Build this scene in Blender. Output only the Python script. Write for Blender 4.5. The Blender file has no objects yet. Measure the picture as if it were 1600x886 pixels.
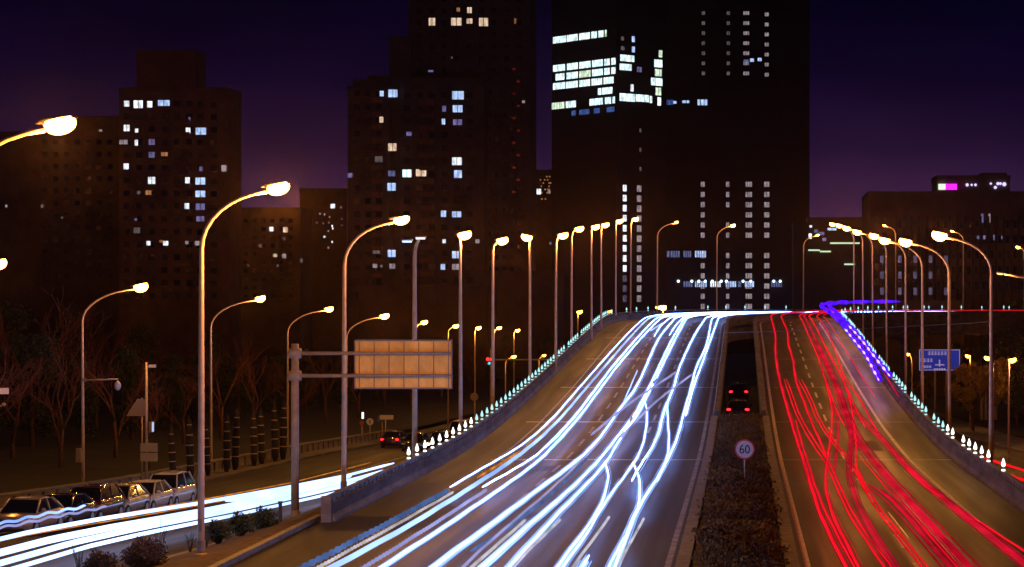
import bpy, math, random
import numpy as np
from mathutils import Vector, Matrix

random.seed(7)
rng = np.random.default_rng(7)
sc = bpy.context.scene
C = sc.collection

# ------------------------------------------------------------------ camera, world, exposure
F = 3600.0            # focal length in photo pixels (photo is 1600 wide)
VX, VY = 1160.0, 482.0   # where straight ahead (+Y) falls in the photo: a crop off the lens axis
CAMZ = 8.0
cd = bpy.data.cameras.new("camera")
cam = bpy.data.objects.new("camera", cd)
C.objects.link(cam)
cam.location = (0, 0, CAMZ)
cam.rotation_euler = (math.radians(90), 0, 0)
cd.sensor_width = 36.0
cd.lens = F / 1600.0 * 36.0
cd.shift_x = -(VX - 800.0) / 1600.0
cd.shift_y = (VY - 443.0) / 1600.0
cd.clip_start = 1.0
cd.clip_end = 9000.0
sc.camera = cam

sc.view_settings.view_transform = 'Standard'
sc.view_settings.look = 'None'
sc.view_settings.gamma = 1.0
sc.view_settings.use_curve_mapping = False
sc.view_settings.exposure = 0.0
sc.render.engine = 'CYCLES'
sc.cycles.use_denoising = True
sc.cycles.use_light_tree = True
sc.cycles.max_bounces = 4
sc.cycles.diffuse_bounces = 2
sc.cycles.glossy_bounces = 3
sc.cycles.transmission_bounces = 3
sc.cycles.volume_bounces = 0
sc.cycles.sample_clamp_indirect = 2.0
sc.cycles.caustics_reflective = False
sc.cycles.caustics_refractive = False

world = bpy.data.worlds.new("World")
sc.world = world
world.use_nodes = True
nt = world.node_tree
nt.nodes.clear()
out = nt.nodes.new('ShaderNodeOutputWorld')
tc = nt.nodes.new('ShaderNodeTexCoord')
sky = nt.nodes.new('ShaderNodeTexSky')
sky.sky_type = 'NISHITA'
sky.sun_disc = False
sky.sun_elevation = math.radians(-6.0)
sky.sun_rotation = math.radians(200)
bg1 = nt.nodes.new('ShaderNodeBackground'); bg1.inputs['Strength'].default_value = 0.03
nt.links.new(sky.outputs['Color'], bg1.inputs['Color'])
# city sky glow: purple low down, navy higher up
sep = nt.nodes.new('ShaderNodeSeparateXYZ'); nt.links.new(tc.outputs['Generated'], sep.inputs[0])
mr = nt.nodes.new('ShaderNodeMapRange')
mr.inputs['From Min'].default_value = 0.0; mr.inputs['From Max'].default_value = 0.16
nt.links.new(sep.outputs['Z'], mr.inputs['Value'])
ramp = nt.nodes.new('ShaderNodeValToRGB')
cr = ramp.color_ramp
cr.elements[0].position = 0.0; cr.elements[0].color = (0.070, 0.026, 0.058, 1)
cr.elements[1].position = 1.0; cr.elements[1].color = (0.0007, 0.0005, 0.008, 1)
for p_, c_ in ((0.22, (0.040, 0.014, 0.050)), (0.42, (0.014, 0.0048, 0.027)), (0.62, (0.0038, 0.0014, 0.016)), (0.8, (0.0012, 0.0006, 0.010))):
    e = cr.elements.new(p_); e.color = (*c_, 1)
nt.links.new(mr.outputs[0], ramp.inputs['Fac'])
nz = nt.nodes.new('ShaderNodeTexNoise'); nz.inputs['Scale'].default_value = 9.0; nz.inputs['Detail'].default_value = 3
mpw = nt.nodes.new('ShaderNodeMapping'); mpw.inputs['Scale'].default_value = (1, 1, 3)
nt.links.new(tc.outputs['Generated'], mpw.inputs[0]); nt.links.new(mpw.outputs[0], nz.inputs['Vector'])
mrn = nt.nodes.new('ShaderNodeMapRange'); mrn.inputs['From Min'].default_value = .3; mrn.inputs['From Max'].default_value = .7
mrn.inputs['To Min'].default_value = 0.75; mrn.inputs['To Max'].default_value = 1.2
nt.links.new(nz.outputs[0], mrn.inputs['Value'])
bg2 = nt.nodes.new('ShaderNodeBackground')
nt.links.new(ramp.outputs['Color'], bg2.inputs['Color']); nt.links.new(mrn.outputs[0], bg2.inputs['Strength'])
add = nt.nodes.new('ShaderNodeAddShader')
nt.links.new(bg1.outputs[0], add.inputs[0]); nt.links.new(bg2.outputs[0], add.inputs[1])
nt.links.new(add.outputs[0], out.inputs['Surface'])

HAZE = True
LAMP_W = 1450.0
SODIUM = (1.0, 0.38, 0.06)

# ------------------------------------------------------------------ materials
MATS = {}
def mat(name, col=(.3,.3,.3), rough=.6, metal=0.0, noise=0.0, nscale=5.0, bump=0.0, emit=None, es=0.0, sample=True, spec=0.5, col2=None, detail=4, stretch=None, coat=0.0):
    if name in MATS: return MATS[name]
    m = bpy.data.materials.new(name); m.use_nodes = True
    n = m.node_tree.nodes; L = m.node_tree.links
    b = n['Principled BSDF']
    b.inputs['Base Color'].default_value = (*col, 1)
    b.inputs['Roughness'].default_value = rough
    b.inputs['Metallic'].default_value = metal
    b.inputs['Specular IOR Level'].default_value = spec
    if coat: b.inputs['Coat Weight'].default_value = coat
    t = n.new('ShaderNodeTexCoord')
    if noise or col2 is not None or bump:
        mp = n.new('ShaderNodeMapping')
        if stretch: mp.inputs['Scale'].default_value = stretch
        L.new(t.outputs['Object'], mp.inputs[0])
        nn = n.new('ShaderNodeTexNoise'); nn.inputs['Scale'].default_value = nscale; nn.inputs['Detail'].default_value = detail
        nn.inputs['Roughness'].default_value = .65
        L.new(mp.outputs[0], nn.inputs['Vector'])
        r = n.new('ShaderNodeValToRGB')
        c1 = tuple(max(0, c*(1-noise)) for c in col); c2 = col2 if col2 is not None else tuple(min(1, c*(1+noise)) for c in col)
        r.color_ramp.elements[0].position = .36; r.color_ramp.elements[0].color = (*c1, 1)
        r.color_ramp.elements[1].position = .66; r.color_ramp.elements[1].color = (*c2, 1)
        L.new(nn.outputs[0], r.inputs[0]); L.new(r.outputs[0], b.inputs['Base Color'])
        if bump:
            bp = n.new('ShaderNodeBump'); bp.inputs['Strength'].default_value = bump; bp.inputs['Distance'].default_value = .03
            L.new(nn.outputs[0], bp.inputs['Height']); L.new(bp.outputs[0], b.inputs['Normal'])
    if emit is not None:
        b.inputs['Emission Color'].default_value = (*emit, 1)
        b.inputs['Emission Strength'].default_value = es
    if not sample:
        m.cycles.emission_sampling = 'NONE'
    MATS[name] = m
    return m

def glow(name, col, strength, sample=False, vary=0.0, vscale=4.0, stretch=(1,1,1)):
    """a thing that gives off light; vary = patchiness of the lit room / LED behind it"""
    if name in MATS: return MATS[name]
    m = bpy.data.materials.new(name); m.use_nodes = True
    n = m.node_tree.nodes; L = m.node_tree.links
    n.clear()
    o = n.new('ShaderNodeOutputMaterial'); e = n.new('ShaderNodeEmission')
    e.inputs['Color'].default_value = (*col, 1); e.inputs['Strength'].default_value = strength
    L.new(e.outputs[0], o.inputs['Surface'])
    if vary:
        t = n.new('ShaderNodeTexCoord'); mp = n.new('ShaderNodeMapping'); mp.inputs['Scale'].default_value = stretch
        nn = n.new('ShaderNodeTexNoise'); nn.inputs['Scale'].default_value = vscale; nn.inputs['Detail'].default_value = 2
        mrr = n.new('ShaderNodeMapRange'); mrr.inputs['From Min'].default_value = .32; mrr.inputs['From Max'].default_value = .68
        mrr.inputs['To Min'].default_value = strength*(1-vary); mrr.inputs['To Max'].default_value = strength*(1+vary)
        L.new(t.outputs['Object'], mp.inputs[0]); L.new(mp.outputs[0], nn.inputs['Vector'])
        L.new(nn.outputs[0], mrr.inputs['Value']); L.new(mrr.outputs[0], e.inputs['Strength'])
    if not sample: m.cycles.emission_sampling = 'NONE'
    MATS[name] = m
    return m

def asphalt(name, col, rough):
    """worn asphalt: fine grain, stretched wheel polish, patches and oil marks"""
    m = bpy.data.materials.new(name); m.use_nodes = True
    n = m.node_tree.nodes; L = m.node_tree.links; b = n['Principled BSDF']
    t = n.new('ShaderNodeTexCoord')
    def noise(scale, st, det=4):
        mp = n.new('ShaderNodeMapping'); mp.inputs['Scale'].default_value = st
        L.new(t.outputs['Object'], mp.inputs[0])
        nn = n.new('ShaderNodeTexNoise'); nn.inputs['Scale'].default_value = scale; nn.inputs['Detail'].default_value = det
        L.new(mp.outputs[0], nn.inputs['Vector']); return nn
    a = noise(1.0, (1.4, .035, 1)); g = noise(9.0, (1, .6, 1), 5); p = noise(.12, (1, .5, 1), 3)
    def mr_(src, lo, hi, f0=.3, f1=.7):
        q = n.new('ShaderNodeMapRange'); q.inputs['From Min'].default_value = f0; q.inputs['From Max'].default_value = f1
        q.inputs['To Min'].default_value = lo; q.inputs['To Max'].default_value = hi; L.new(src, q.inputs['Value']); return q.outputs[0]
    m1 = n.new('ShaderNodeMath'); m1.operation = 'MULTIPLY'; L.new(mr_(a.outputs[0], .55, 1.35), m1.inputs[0]); L.new(mr_(g.outputs[0], .7, 1.3), m1.inputs[1])
    m2 = n.new('ShaderNodeMath'); m2.operation = 'MULTIPLY'; L.new(m1.outputs[0], m2.inputs[0]); L.new(mr_(p.outputs[0], .8, 1.25), m2.inputs[1])
    vm = n.new('ShaderNodeVectorMath'); vm.operation = 'SCALE'; vm.inputs[0].default_value = col
    L.new(m2.outputs[0], vm.inputs['Scale']); L.new(vm.outputs[0], b.inputs['Base Color'])
    L.new(mr_(a.outputs[0], rough-.08, rough+.12), b.inputs['Roughness'])
    b.inputs['Specular IOR Level'].default_value = .10
    bp = n.new('ShaderNodeBump'); bp.inputs['Strength'].default_value = .5; bp.inputs['Distance'].default_value = .01
    L.new(g.outputs[0], bp.inputs['Height']); L.new(bp.outputs[0], b.inputs['Normal'])
    MATS[name] = m
    return m

M_ASPH = asphalt("asphalt", (.034, .031, .029), .50)
M_ASPH2 = asphalt("asphalt_frontage", (.032, .029, .027), .58)
M_CONC = mat("concrete", (.19,.175,.16), .75, noise=.35, nscale=1.3, bump=.3, stretch=(1,.5,1.5))
M_CONC_D = mat("concrete_stained", (.11,.10,.093), .8, noise=.5, nscale=.8, bump=.3, stretch=(1,.4,2))
M_KERB = mat("kerb_stone", (.20,.19,.18), .7, noise=.3, nscale=2.0, bump=.2)
M_PAINT = mat("road_paint", (.62,.60,.56), .55, noise=.35, nscale=3.0)
M_PAINTW = mat("worn_paint", (.26,.25,.23), .6, noise=.5, nscale=2.0)
M_STEEL = mat("steel_joint", (.45,.45,.45), .35, metal=.8)
M_POLE = mat("amber_lit_pole", (.50,.36,.22), .5, metal=.1, noise=.12, nscale=3)  # sodium lamplight put into the pole's base colour
M_POLE_D = mat("amber_lit_pole_dull", (.30,.22,.14), .6, noise=.2, nscale=3)  # same lamplight tint in the colour, duller
M_DARK = mat("dark_metal", (.03,.03,.03), .5)
M_SOIL = mat("soil", (.07,.045,.028), .95, noise=.5, nscale=2.5, bump=.6)
M_GROUND = mat("ground_dark", (.016,.013,.011), .95, noise=.5, nscale=.3, bump=.3)
M_DRYGRASS = mat("dry_grass", (.09,.060,.028), .95, noise=.5, nscale=2)
M_BARK = mat("bark", (.13,.055,.035), .9, noise=.4, nscale=6)
M_TWIG = mat("twig_bark", (.17,.05,.03), .9)
M_LEAF_D = mat("evergreen_leaf", (.035,.05,.022), .7, noise=.4, nscale=1.2)
M_LEAF_R = mat("purple_shrub_leaf", (.065,.04,.04), .7, noise=.4, nscale=2)
M_LEAF_Y = mat("yellow_leaf", (.42,.27,.04), .7, noise=.4, nscale=1)
M_LEAF_B = mat("brown_hedge_leaf", (.045,.016,.009), .85, noise=.5, nscale=.3, col2=(.14,.085,.02), detail=2)
M_GLASS = mat("car_glass", (.010,.010,.012), .06, spec=.8)
M_TYRE = mat("tyre_rubber", (.015,.015,.015), .85)
M_RIM = mat("wheel_rim", (.45,.45,.46), .3, metal=.9)
M_CHROME = mat("chrome", (.7,.7,.7), .12, metal=1)
M_HLENS = mat("headlight_lens", (.55,.55,.58), .12, spec=.8)
M_TLENS = mat("tail_lens", (.25,.01,.01), .2)
M_PLATE = mat("plate_blue", (.02,.06,.30), .4)
G_SOD = glow("sodium_lens", (1.0, .43, .065), 24.0)
G_SODFAR = glow("sodium_lens_far", (1.0, .43, .06), 11.0)
G_TRAILW = glow("headlight_streak_white", (.15, .32, 1.0), 22.0, True, .35, .25, (1,.3,1))
G_TRAILW2 = glow("headlight_streak_bluewhite", (.26, .42, 1.0), 2.0, True, .4, .3, (1,.3,1))
G_TRAILL = glow("headlight_streak_lilac", (.42, .42, .85), 0.8, True, .3, .3, (1,.5,1))
G_TRAILG = glow("headlight_streak_grey", (.62, .60, .66), 0.85, True, .3, .5, (1,1,1))
G_TRAILB = glow("side_lamp_streak_blue", (.14, .26, .66), .5, True, .3, .5, (1,1,1))
G_EDGE = glow('headlight_streak_blue_edge', (.20, .30, .85), .36, False, .4, .3, (1,.3,1))
G_TRAILF = glow("headlight_streak_frontage", (.34, .52, 1.0), 3.4, True, .3, .25, (1,.3,1))
G_TRAILR = glow("tail_light_streak_red", (1.0, .006, .014), 1.1, True, .35, .3, (1,.3,1))
G_TRAILR2 = glow("tail_light_streak_deep_red", (.75, .006, .03), .8, True, .5, .3, (1,.5,1))
G_TRAILA = glow("indicator_streak_amber", (1.0, .34, .06), .55, False, .5, .5)
G_VIOLET = glow("violet_led_streak", (.055, .003, 1.0), 2.0, True, .6, .5, (1,1,1))
G_VIOLET2 = glow("violet_led_dots", (.55, .30, 1.0), 3.0, False)
G_MAG = glow("magenta_led", (.55, .02, 1.0), 2.0, False)
G_LEDW = glow("parapet_led_warmwhite", (1.0, 1.0, .88), 2.6, False)
G_LEDC = glow("parapet_led_cyanwhite", (.50, .98, 1.0), 1.1, False)
G_LEDT = glow("parapet_led_teal", (.12, .50, .60), .75, False)

# ------------------------------------------------------------------ mesh helper
class MB:
    def __init__(s): s.v = []; s.f = []
    def add(s, vs, fs):
        b = len(s.v); s.v += [tuple(p) for p in vs]; s.f += [tuple(i+b for i in f) for f in fs]
    def box(s, c, d, rz=0.0):
        x, y, z = (k/2 for k in d); ca, sa = math.cos(rz), math.sin(rz)
        vs = []
        for sx in (-1, 1):
            for sy in (-1, 1):
                for sz in (-1, 1):
                    a, b_ = sx*x, sy*y
                    vs.append((c[0]+a*ca-b_*sa, c[1]+a*sa+b_*ca, c[2]+sz*z))
        s.add(vs, [(0,1,3,2),(4,6,7,5),(0,4,5,1),(2,3,7,6),(0,2,6,4),(1,5,7,3)])
    def tube(s, pts, rs, n=8, cap=True, squash=1.0):
        pts = [Vector(p) for p in pts]
        if not hasattr(rs, '__len__'): rs = [rs]*len(pts)
        rings = []
        d0 = (pts[1]-pts[0]).normalized() if (pts[1]-pts[0]).length > 1e-9 else Vector((0,0,1))
        ref = Vector((0,0,1)) if abs(d0.z) < .75 else Vector((0.02,1,0.01)).normalized()
        for i, p in enumerate(pts):
            a = pts[max(0, i-1)]; b_ = pts[min(len(pts)-1, i+1)]
            t = (b_-a)
            if t.length < 1e-9: t = Vector((0,1,0))
            t.normalize()
            u = t.cross(ref).normalized(); w = u.cross(t).normalized()
            rings.append([p + u*(rs[i]*math.cos(2*math.pi*k/n)) + w*(rs[i]*squash*math.sin(2*math.pi*k/n)) for k in range(n)])
        vs = [q for r in rings for q in r]; fs = []
        for i in range(len(pts)-1):
            for k in range(n):
                a = i*n+k; b_ = i*n+(k+1) % n
                fs.append((a, b_, b_+n, a+n))
        if cap:
            fs.append(tuple(range(n-1, -1, -1))); fs.append(tuple(range((len(pts)-1)*n, len(pts)*n)))
        s.add(vs, fs)
    def ell(s, c, r, nu=14, nv=8, z0=-1.0, z1=1.0, rot=None):
        """ellipsoid, optionally only between z0 and z1 (unit heights)"""
        t0, t1 = math.asin(z0), math.asin(z1)
        vs = []; fs = []
        for j in range(nv+1):
            t = t0+(t1-t0)*j/nv
            for i in range(nu):
                a = 2*math.pi*i/nu
                p = Vector((r[0]*math.cos(t)*math.cos(a), r[1]*math.cos(t)*math.sin(a), r[2]*math.sin(t)))
                if rot is not None: p = rot @ p
                vs.append(p+Vector(c))
        for j in range(nv):
            for i in range(nu):
                a = j*nu+i; b_ = j*nu+(i+1) % nu
                fs.append((a, b_, b_+nu, a+nu))
        fs.append(tuple(range(nu-1, -1, -1))); fs.append(tuple(range(nv*nu, nv*nu+nu)))
        s.add(vs, fs)
    def lathe(s, c, prof, n=12):
        vs = []; fs = []
        for r, z in prof:
            for k in range(n):
                a = 2*math.pi*k/n; vs.append((c[0]+r*math.cos(a), c[1]+r*math.sin(a), c[2]+z))
        for j in range(len(prof)-1):
            for k in range(n):
                a = j*n+k; b_ = j*n+(k+1) % n; fs.append((a, b_, b_+n, a+n))
        fs.append(tuple(range(n-1, -1, -1))); fs.append(tuple(range((len(prof)-1)*n, len(prof)*n)))
        s.add(vs, fs)
    def sweep(s, rings, closed=True, caps=True):
        n = len(rings[0]); vs = [p for r in rings for p in r]; fs = []
        m = n if closed else n-1
        for i in range(len(rings)-1):
            for k in range(m):
                a = i*n+k; b_ = i*n+(k+1) % n; fs.append((a, a+n, b_+n, b_))
        if caps and closed:
            fs.append(tuple(range(n))); fs.append(tuple(range((len(rings)-1)*n+n-1, (len(rings)-1)*n-1, -1)))
        s.add(vs, fs)
    def build(s, name, m, parent=None, smooth=False, loc=None):
        me = bpy.data.meshes.new(name)
        me.from_pydata(s.v, [], s.f); me.update()
        if smooth: me.polygons.foreach_set('use_smooth', [True]*len(me.polygons))
        if isinstance(m, (list, tuple)):
            for q in m: me.materials.append(q)
        elif m is not None: me.materials.append(m)
        o = bpy.data.objects.new(name, me); C.objects.link(o)
        if parent is not None: o.parent = parent
        if loc is not None: o.location = loc
        return o

def tag(o, label=None, cat=None, group=None, kind=None):
    if label: o['label'] = label
    if cat: o['category'] = cat
    if group: o['group'] = group
    if kind: o['kind'] = kind
    return o
def empty(name, loc, rz=0.0):
    o = bpy.data.objects.new(name, None); C.objects.link(o); o.location = loc; o.rotation_euler = (0, 0, rz); o.empty_display_size = .3
    return o
KIDS = {}
def copy_tree(o, parent=None):
    c = o.copy(); C.objects.link(c)
    if parent is not None: c.parent = parent
    for ch in list(o.children): copy_tree(ch, c)
    return c
ORD = "first second third fourth fifth sixth seventh eighth ninth tenth eleventh twelfth thirteenth fourteenth fifteenth sixteenth".split()

# ------------------------------------------------------------------ terrain and road profiles
_gx = [0, 60, 78, 85, 100, 117, 134, 160, 191, 211, 240, 270, 300, 360, 450, 5000]
_gz = [0, -.25, -.55, -.8, -1.45, -2.1, -2.7, -3.3, -4.0, -4.6, -5.4, -6.0, -6.5, -7.4, -8.0, -8.0]
def g(y): return float(np.interp(y, _gx, _gz))
_rx = [0, 118, 130, 146, 162, 177, 194, 207, 220, 236, 253, 265, 275, 288, 300, 340, 420, 700]
_rz = [0, 0, .15, .6, 1.3, 2.0, 2.9, 3.6, 4.3, 5.1, 5.9, 6.3, 6.6, 6.8, 6.9, 6.9, 6.6, 6.0]
_rs = np.linspace(0, 700, 701)
_rr = np.interp(_rs, _rx, _rz)
_k = np.ones(9)/9
_rr = np.convolve(np.pad(_rr, 4, mode='edge'), _k, 'valid')
def zr(s): return float(np.interp(s, _rs, _rr))
S0, RC, TH = 262.0, 75.0, math.radians(82)
def P(s, off, h=0.0):
    z = zr(s)+h
    if s <= S0: return (off, s, z)
    th = min((s-S0)/RC, TH)
    x = RC-(RC-off)*math.cos(th); y = S0+(RC-off)*math.sin(th)
    ex = s-S0-RC*TH
    if ex > 0: x += ex*math.sin(TH); y += ex*math.cos(TH)
    return (x, y, z)
def srange(a, b):
    r = [a]
    while r[-1] < b-1e-6:
        st = 4.0 if r[-1] < 110 else 2.5
        r.append(min(b, r[-1]+st))
    return r
def roadsweep(name, prof, s0, s1, m, closed=True, parent=None, smooth=False):
    mb = MB(); mb.sweep([[P(s, o, z) for o, z in prof] for s in srange(s0, s1)], closed, True)
    return mb.build(name, m, parent, smooth)
def fx(px, D): return (px-VX)*D/F
def fz(py, D): return CAMZ-(py-VY)*D/F
def onroad(px, py, h):
    """photo point at height h above the main road -> (s, lateral offset)"""
    k = (py-VY)/F
    lo, hi = 30.0, 262.0
    f = lambda D: (CAMZ-k*D)-(zr(D)+h)
    for _ in range(50):
        mid = (lo+hi)/2
        if f(mid) > 0: lo = mid
        else: hi = mid
    D = (lo+hi)/2
    return D, fx(px, D)

# ------------------------------------------------------------------ ground and roads (setting)
def ground_sheet():
    ys = [-300, 0, 40] + [y for y in _gx if 40 < y < 500] + [700, 1200, 2500, 6000]
    ys = sorted(set(ys)); xs = [-4000, -600, -120, -60, 0, 60, 120, 600, 4000]
    mb = MB()
    vs = [(x, y, g(max(y, 0))-.18) for y in ys for x in xs]; n = len(xs)
    fs = [(j*n+i, j*n+i+1, (j+1)*n+i+1, (j+1)*n+i) for j in range(len(ys)-1) for i in range(n-1)]
    mb.add(vs, fs)
    tag(mb.build('ground', M_GROUND), kind='structure')
ground_sheet()

def gsweep(name, prof, y0, y1, m, closed=False, step=5.0, parent=None, xoff=None):
    ys = list(np.arange(y0, y1, step))+[y1]
    mb = MB(); mb.sweep([[(x, y, g(y)+z) for x, z in prof] for y in ys], closed, True)
    return mb.build(name, m, parent)

LE, LI, RI, RE = -15.4, -1.75, 1.45, 11.1     # carriageway edges (metres from the median line)
BEND_END = S0+RC*TH+120
def carriage(name, a, b):
    # deck with side skirts: solid embankment walls before the viaduct, a 2.6 m deep deck after
    mb = MB(); rings = []
    for s in srange(30, BEND_END):
        z = zr(s)
        yy = P(s, 0)[1]
        dep = (z-g(yy)+.5) if s < 205 else 2.4
        if 205 <= s < 225:
            full = z-g(yy)+.5; dep = full+(2.4-full)*(s-205)/20
        rings.append([P(s, a, -dep), P(s, a, 0), P(s, b, 0), P(s, b, -dep)])
    mb.sweep(rings, False)
    o = mb.build(name, [M_ASPH, M_CONC_D])
    for i, p in enumerate(o.data.polygons):
        if i % 3 != 1: p.material_index = 1
    # underside
    mb2 = MB(); mb2.sweep([[P(s, a, -2.4), P(s, b, -2.4)] for s in srange(206, BEND_END)], False)
    u = mb2.build(name+'_underside', M_CONC_D, o)
    return tag(o, kind='structure')
carriage('road', LE-.4, LI-.15)
carriage('road', RI+.15, RE+.4)
# joints and a paler band on the inner shoulder
def mark(name, a, b, s0, s1, m, dz=.004, parent=None):
    mb = MB(); mb.sweep([[P(s, a, dz), P(s, b, dz)] for s in srange(s0, s1)], False)
    return mb.build(name, m, parent)
def mark_k(name, a, b, s0, s1, m, dz=.004): return tag(mark(name, a, b, s0, s1, m, dz), kind='structure')
END = S0+RC*TH+60
mark_k('road_marking', -2.42, -2.22, 40, END, M_PAINTW)
mark_k('road_marking', -13.05, -12.9, 40, END, M_PAINTW)
mark_k('road_marking', 1.93, 2.12, 40, END, M_PAINT)
mark_k('road_marking', 8.72, 8.92, 40, END, M_PAINT)
def dashes(off, m, s0=50, pitch=9.0, ln=4.5, w=.16, end=END):
    mb = MB(); s = s0
    while s < end:
        a = srange(s, s+ln); mb.sweep([[P(q, off-w/2, .004), P(q, off+w/2, .004)] for q in a], False); s += pitch
    return tag(mb.build('road_marking', m), kind='structure')
dashes(5.42, M_PAINT); dashes(-5.75, M_PAINTW); dashes(-9.3, M_PAINTW)
for s in (121.0, 148.0, 176.0, 205.0, 234.0):
    mb = MB(); mb.sweep([[P(s, LE+1.5 if s > 140 else LE+2.2, .005), P(s, LI-.1, .005)], [P(s+.32, LE+1.5 if s > 140 else LE+2.2, .005), P(s+.32, LI-.1, .005)]], False)
    tag(mb.build('expansion_joint', M_STEEL), kind='structure')
    mb = MB(); mb.sweep([[P(s, RI+.3, .005), P(s, RE, .005)], [P(s+.28, RI+.3, .005), P(s+.28, RE, .005)]], False)
    tag(mb.build('expansion_joint', M_PAINTW), kind='structure')
M_PATCH = mat("asphalt_patch", (.018,.017,.016), .7, noise=.3, nscale=4)
random.seed(31)
for k in range(16):
    s_ = random.uniform(70, 200); o_ = random.choice([random.uniform(-14.5,-3.5), random.uniform(2.6,10)]); l_ = random.uniform(2, 9); w_ = random.uniform(.5, 1.9)
    mb = MB(); mb.sweep([[P(q, o_-w_/2+random.uniform(-.04,.04), .0025), P(q, o_+w_/2+random.uniform(-.04,.04), .0025)] for q in np.arange(s_, s_+l_, .5)], False)
    tag(mb.build('road_patch', M_PATCH), kind='structure')
# frontage roads, verge, pavement
tag(gsweep('frontage_road', [(-34.0, .02), (-19.5, .02)], 20, 520, M_ASPH2), kind='structure')
tag(gsweep('pavement', [(-36.0, .14), (-34.0, .14), (-34.0, -.1)], 20, 520, M_CONC_D), kind='structure')
tag(gsweep('frontage_road', [(12.6, .02), (23.5, .02)], 20, 520, M_ASPH2), kind='structure')
tag(gsweep('pavement', [(23.5, -.1), (23.5, .14), (28.0, .14)], 20, 520, M_CONC_D), kind='structure')
tag(gsweep('road_marking', [(-27.0, .026), (-26.85, .026)], 60, 300, M_PAINTW), kind='structure')
tag(gsweep('road_marking', [(-19.95, .026), (-19.8, .026)], 60, 150, M_PAINTW), kind='structure')
tag(gsweep('park_ground', [(-36.3, .5), (-60, 1.2), (-160, 2.0)], 20, 620, M_GROUND), kind='structure')
mb = MB(); rings = []
for y in np.arange(30, 150, 3.0):
    rings.append([(-19.3, y, g(y)+.12), (-18.6, y, .35*0+.65*g(y)+.14), (-16.6, y, .16), (-16.2, y, .13)])
mb.sweep(rings, False); tag(mb.build('verge', M_SOIL), kind='structure')
# kerbs: separate stones with joints
def kerb_run(name, xa, xb, y0, y1, zf, h, length=1.0, gap=.02, m=M_KERB):
    mb = MB(); y = y0
    while y < y1:
        z0 = zf(y); z1 = zf(y+length)
        a, b_ = y+gap/2, y+length-gap/2
        j = random.uniform(-.008, .008)
        v = [(xa+j, a, z0-.1), (xb+j, a, z0-.1), (xb+j, a, z0+h), (xa+j, a, z0+h), (xa+j, b_, z1-.1), (xb+j, b_, z1-.1), (xb+j, b_, z1+h), (xa+j, b_, z1+h)]
        mb.add(v, [(0,1,2,3), (7,6,5,4), (0,4,5,1), (1,5,6,2), (2,6,7,3), (3,7,4,0)]); y += length
    return tag(mb.build(name, m), kind='structure')
kerb_run('kerb', -16.25, -16.0, 50, 88, lambda y: 0, .15)
kerb_run('kerb', -19.55, -19.3, 50, 150, g, .14)
kerb_run('kerb', -2.05, -1.62, 50, 150, zr, .18, 1.2, .03)
kerb_run('kerb', 1.32, 1.75, 50, 150, zr, .18, 1.2, .03)
kerb_run('kerb', 23.4, 23.6, 60, 300, g, .15, 3.0)
tag((lambda mb: (mb.sweep([[(-1.62, y, zr(y)+.10), (-.6, y, zr(y)+.2), (.4, y, zr(y)+.2), (1.32, y, zr(y)+.10)] for y in np.arange(50, 153, 3.0)], False), mb.build('planter_soil', M_SOIL))[1])(MB()), kind='structure')
# low lane between the two ramps beyond the planter
mb = MB(); mb.sweep([[(-1.9, y, max(-.1, -8)), (1.6, y, -.1)] for y in (150, 200, 260)], False)
tag(mb.build('median_lane', M_ASPH2), kind='structure')

# ------------------------------------------------------------------ parapets
def parapet(name, off, side, s0, s1, label, hgt=.72, rail=True):
    """side=+1: road lies at larger offsets. wall with bevelled foot, top rail on short posts"""
    root = empty(name, P(s0, off)); inv = Matrix.Translation(-Vector(root.location))
    w = .34
    o1, o2 = (off-w, off) if side > 0 else (off, off+w)
    ft = o2+.12 if side > 0 else o1-.12
    prof = [(o1, -.6), (o1, hgt), (o2, hgt), (o2, .28), (ft, .1), (ft, 0.0), (o2, -.05)] if side > 0 else \
           [(o2, -.6), (o2, hgt), (o1, hgt), (o1, .28), (ft, .1), (ft, 0.0), (o1, -.05)]
    wall = roadsweep('wall', prof, s0, s1, M_CONC_D, True, root); wall.matrix_parent_inverse = inv
    if rail:
        oc = (o1+o2)/2
        r = roadsweep('top_rail', [(oc-.09, hgt+.17), (oc-.09, hgt+.25), (oc+.09, hgt+.25), (oc+.09, hgt+.17)], s0, s1, M_CONC, True, root); r.matrix_parent_inverse = inv
        mb = MB(); s = s0+.15
        while s < min(s1, 300):
            p = P(s, oc, hgt+.085); mb.box(p, (.14, .45 if s < 150 else .6, .17)); s += 1.05 if s < 150 else 1.8
        b = mb.build('baluster', M_CONC, root); b['kind'] = 'stuff'; b.matrix_parent_inverse = inv
    return tag(root, label, 'parapet')
parapet('viaduct_parapet', LE, +1, 86.5, BEND_END, "concrete parapet with open top rail along the outer edge of the white trail road")
parapet('viaduct_parapet', RE, -1, 45, BEND_END, "concrete parapet along the outer edge of the red trail road, beaded with small lights")
parapet('median_parapet', LI-.1, -1, 151, BEND_END, "low concrete edge wall beside the white trails, left of the median gap", .5, False)
parapet('median_parapet', RI+.1, +1, 151, BEND_END, "low concrete edge wall beside the red trails, right of the median gap", .5, False)
# end pier of the left parapet
mb = MB(); mb.box((LE-.17, 86.3, .36), (.38, .36, 1.22)); o = mb.build('parapet_end_post', M_CONC_D)
tag(o, "square concrete end post where the left parapet begins beside the verge", 'post')
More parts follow.
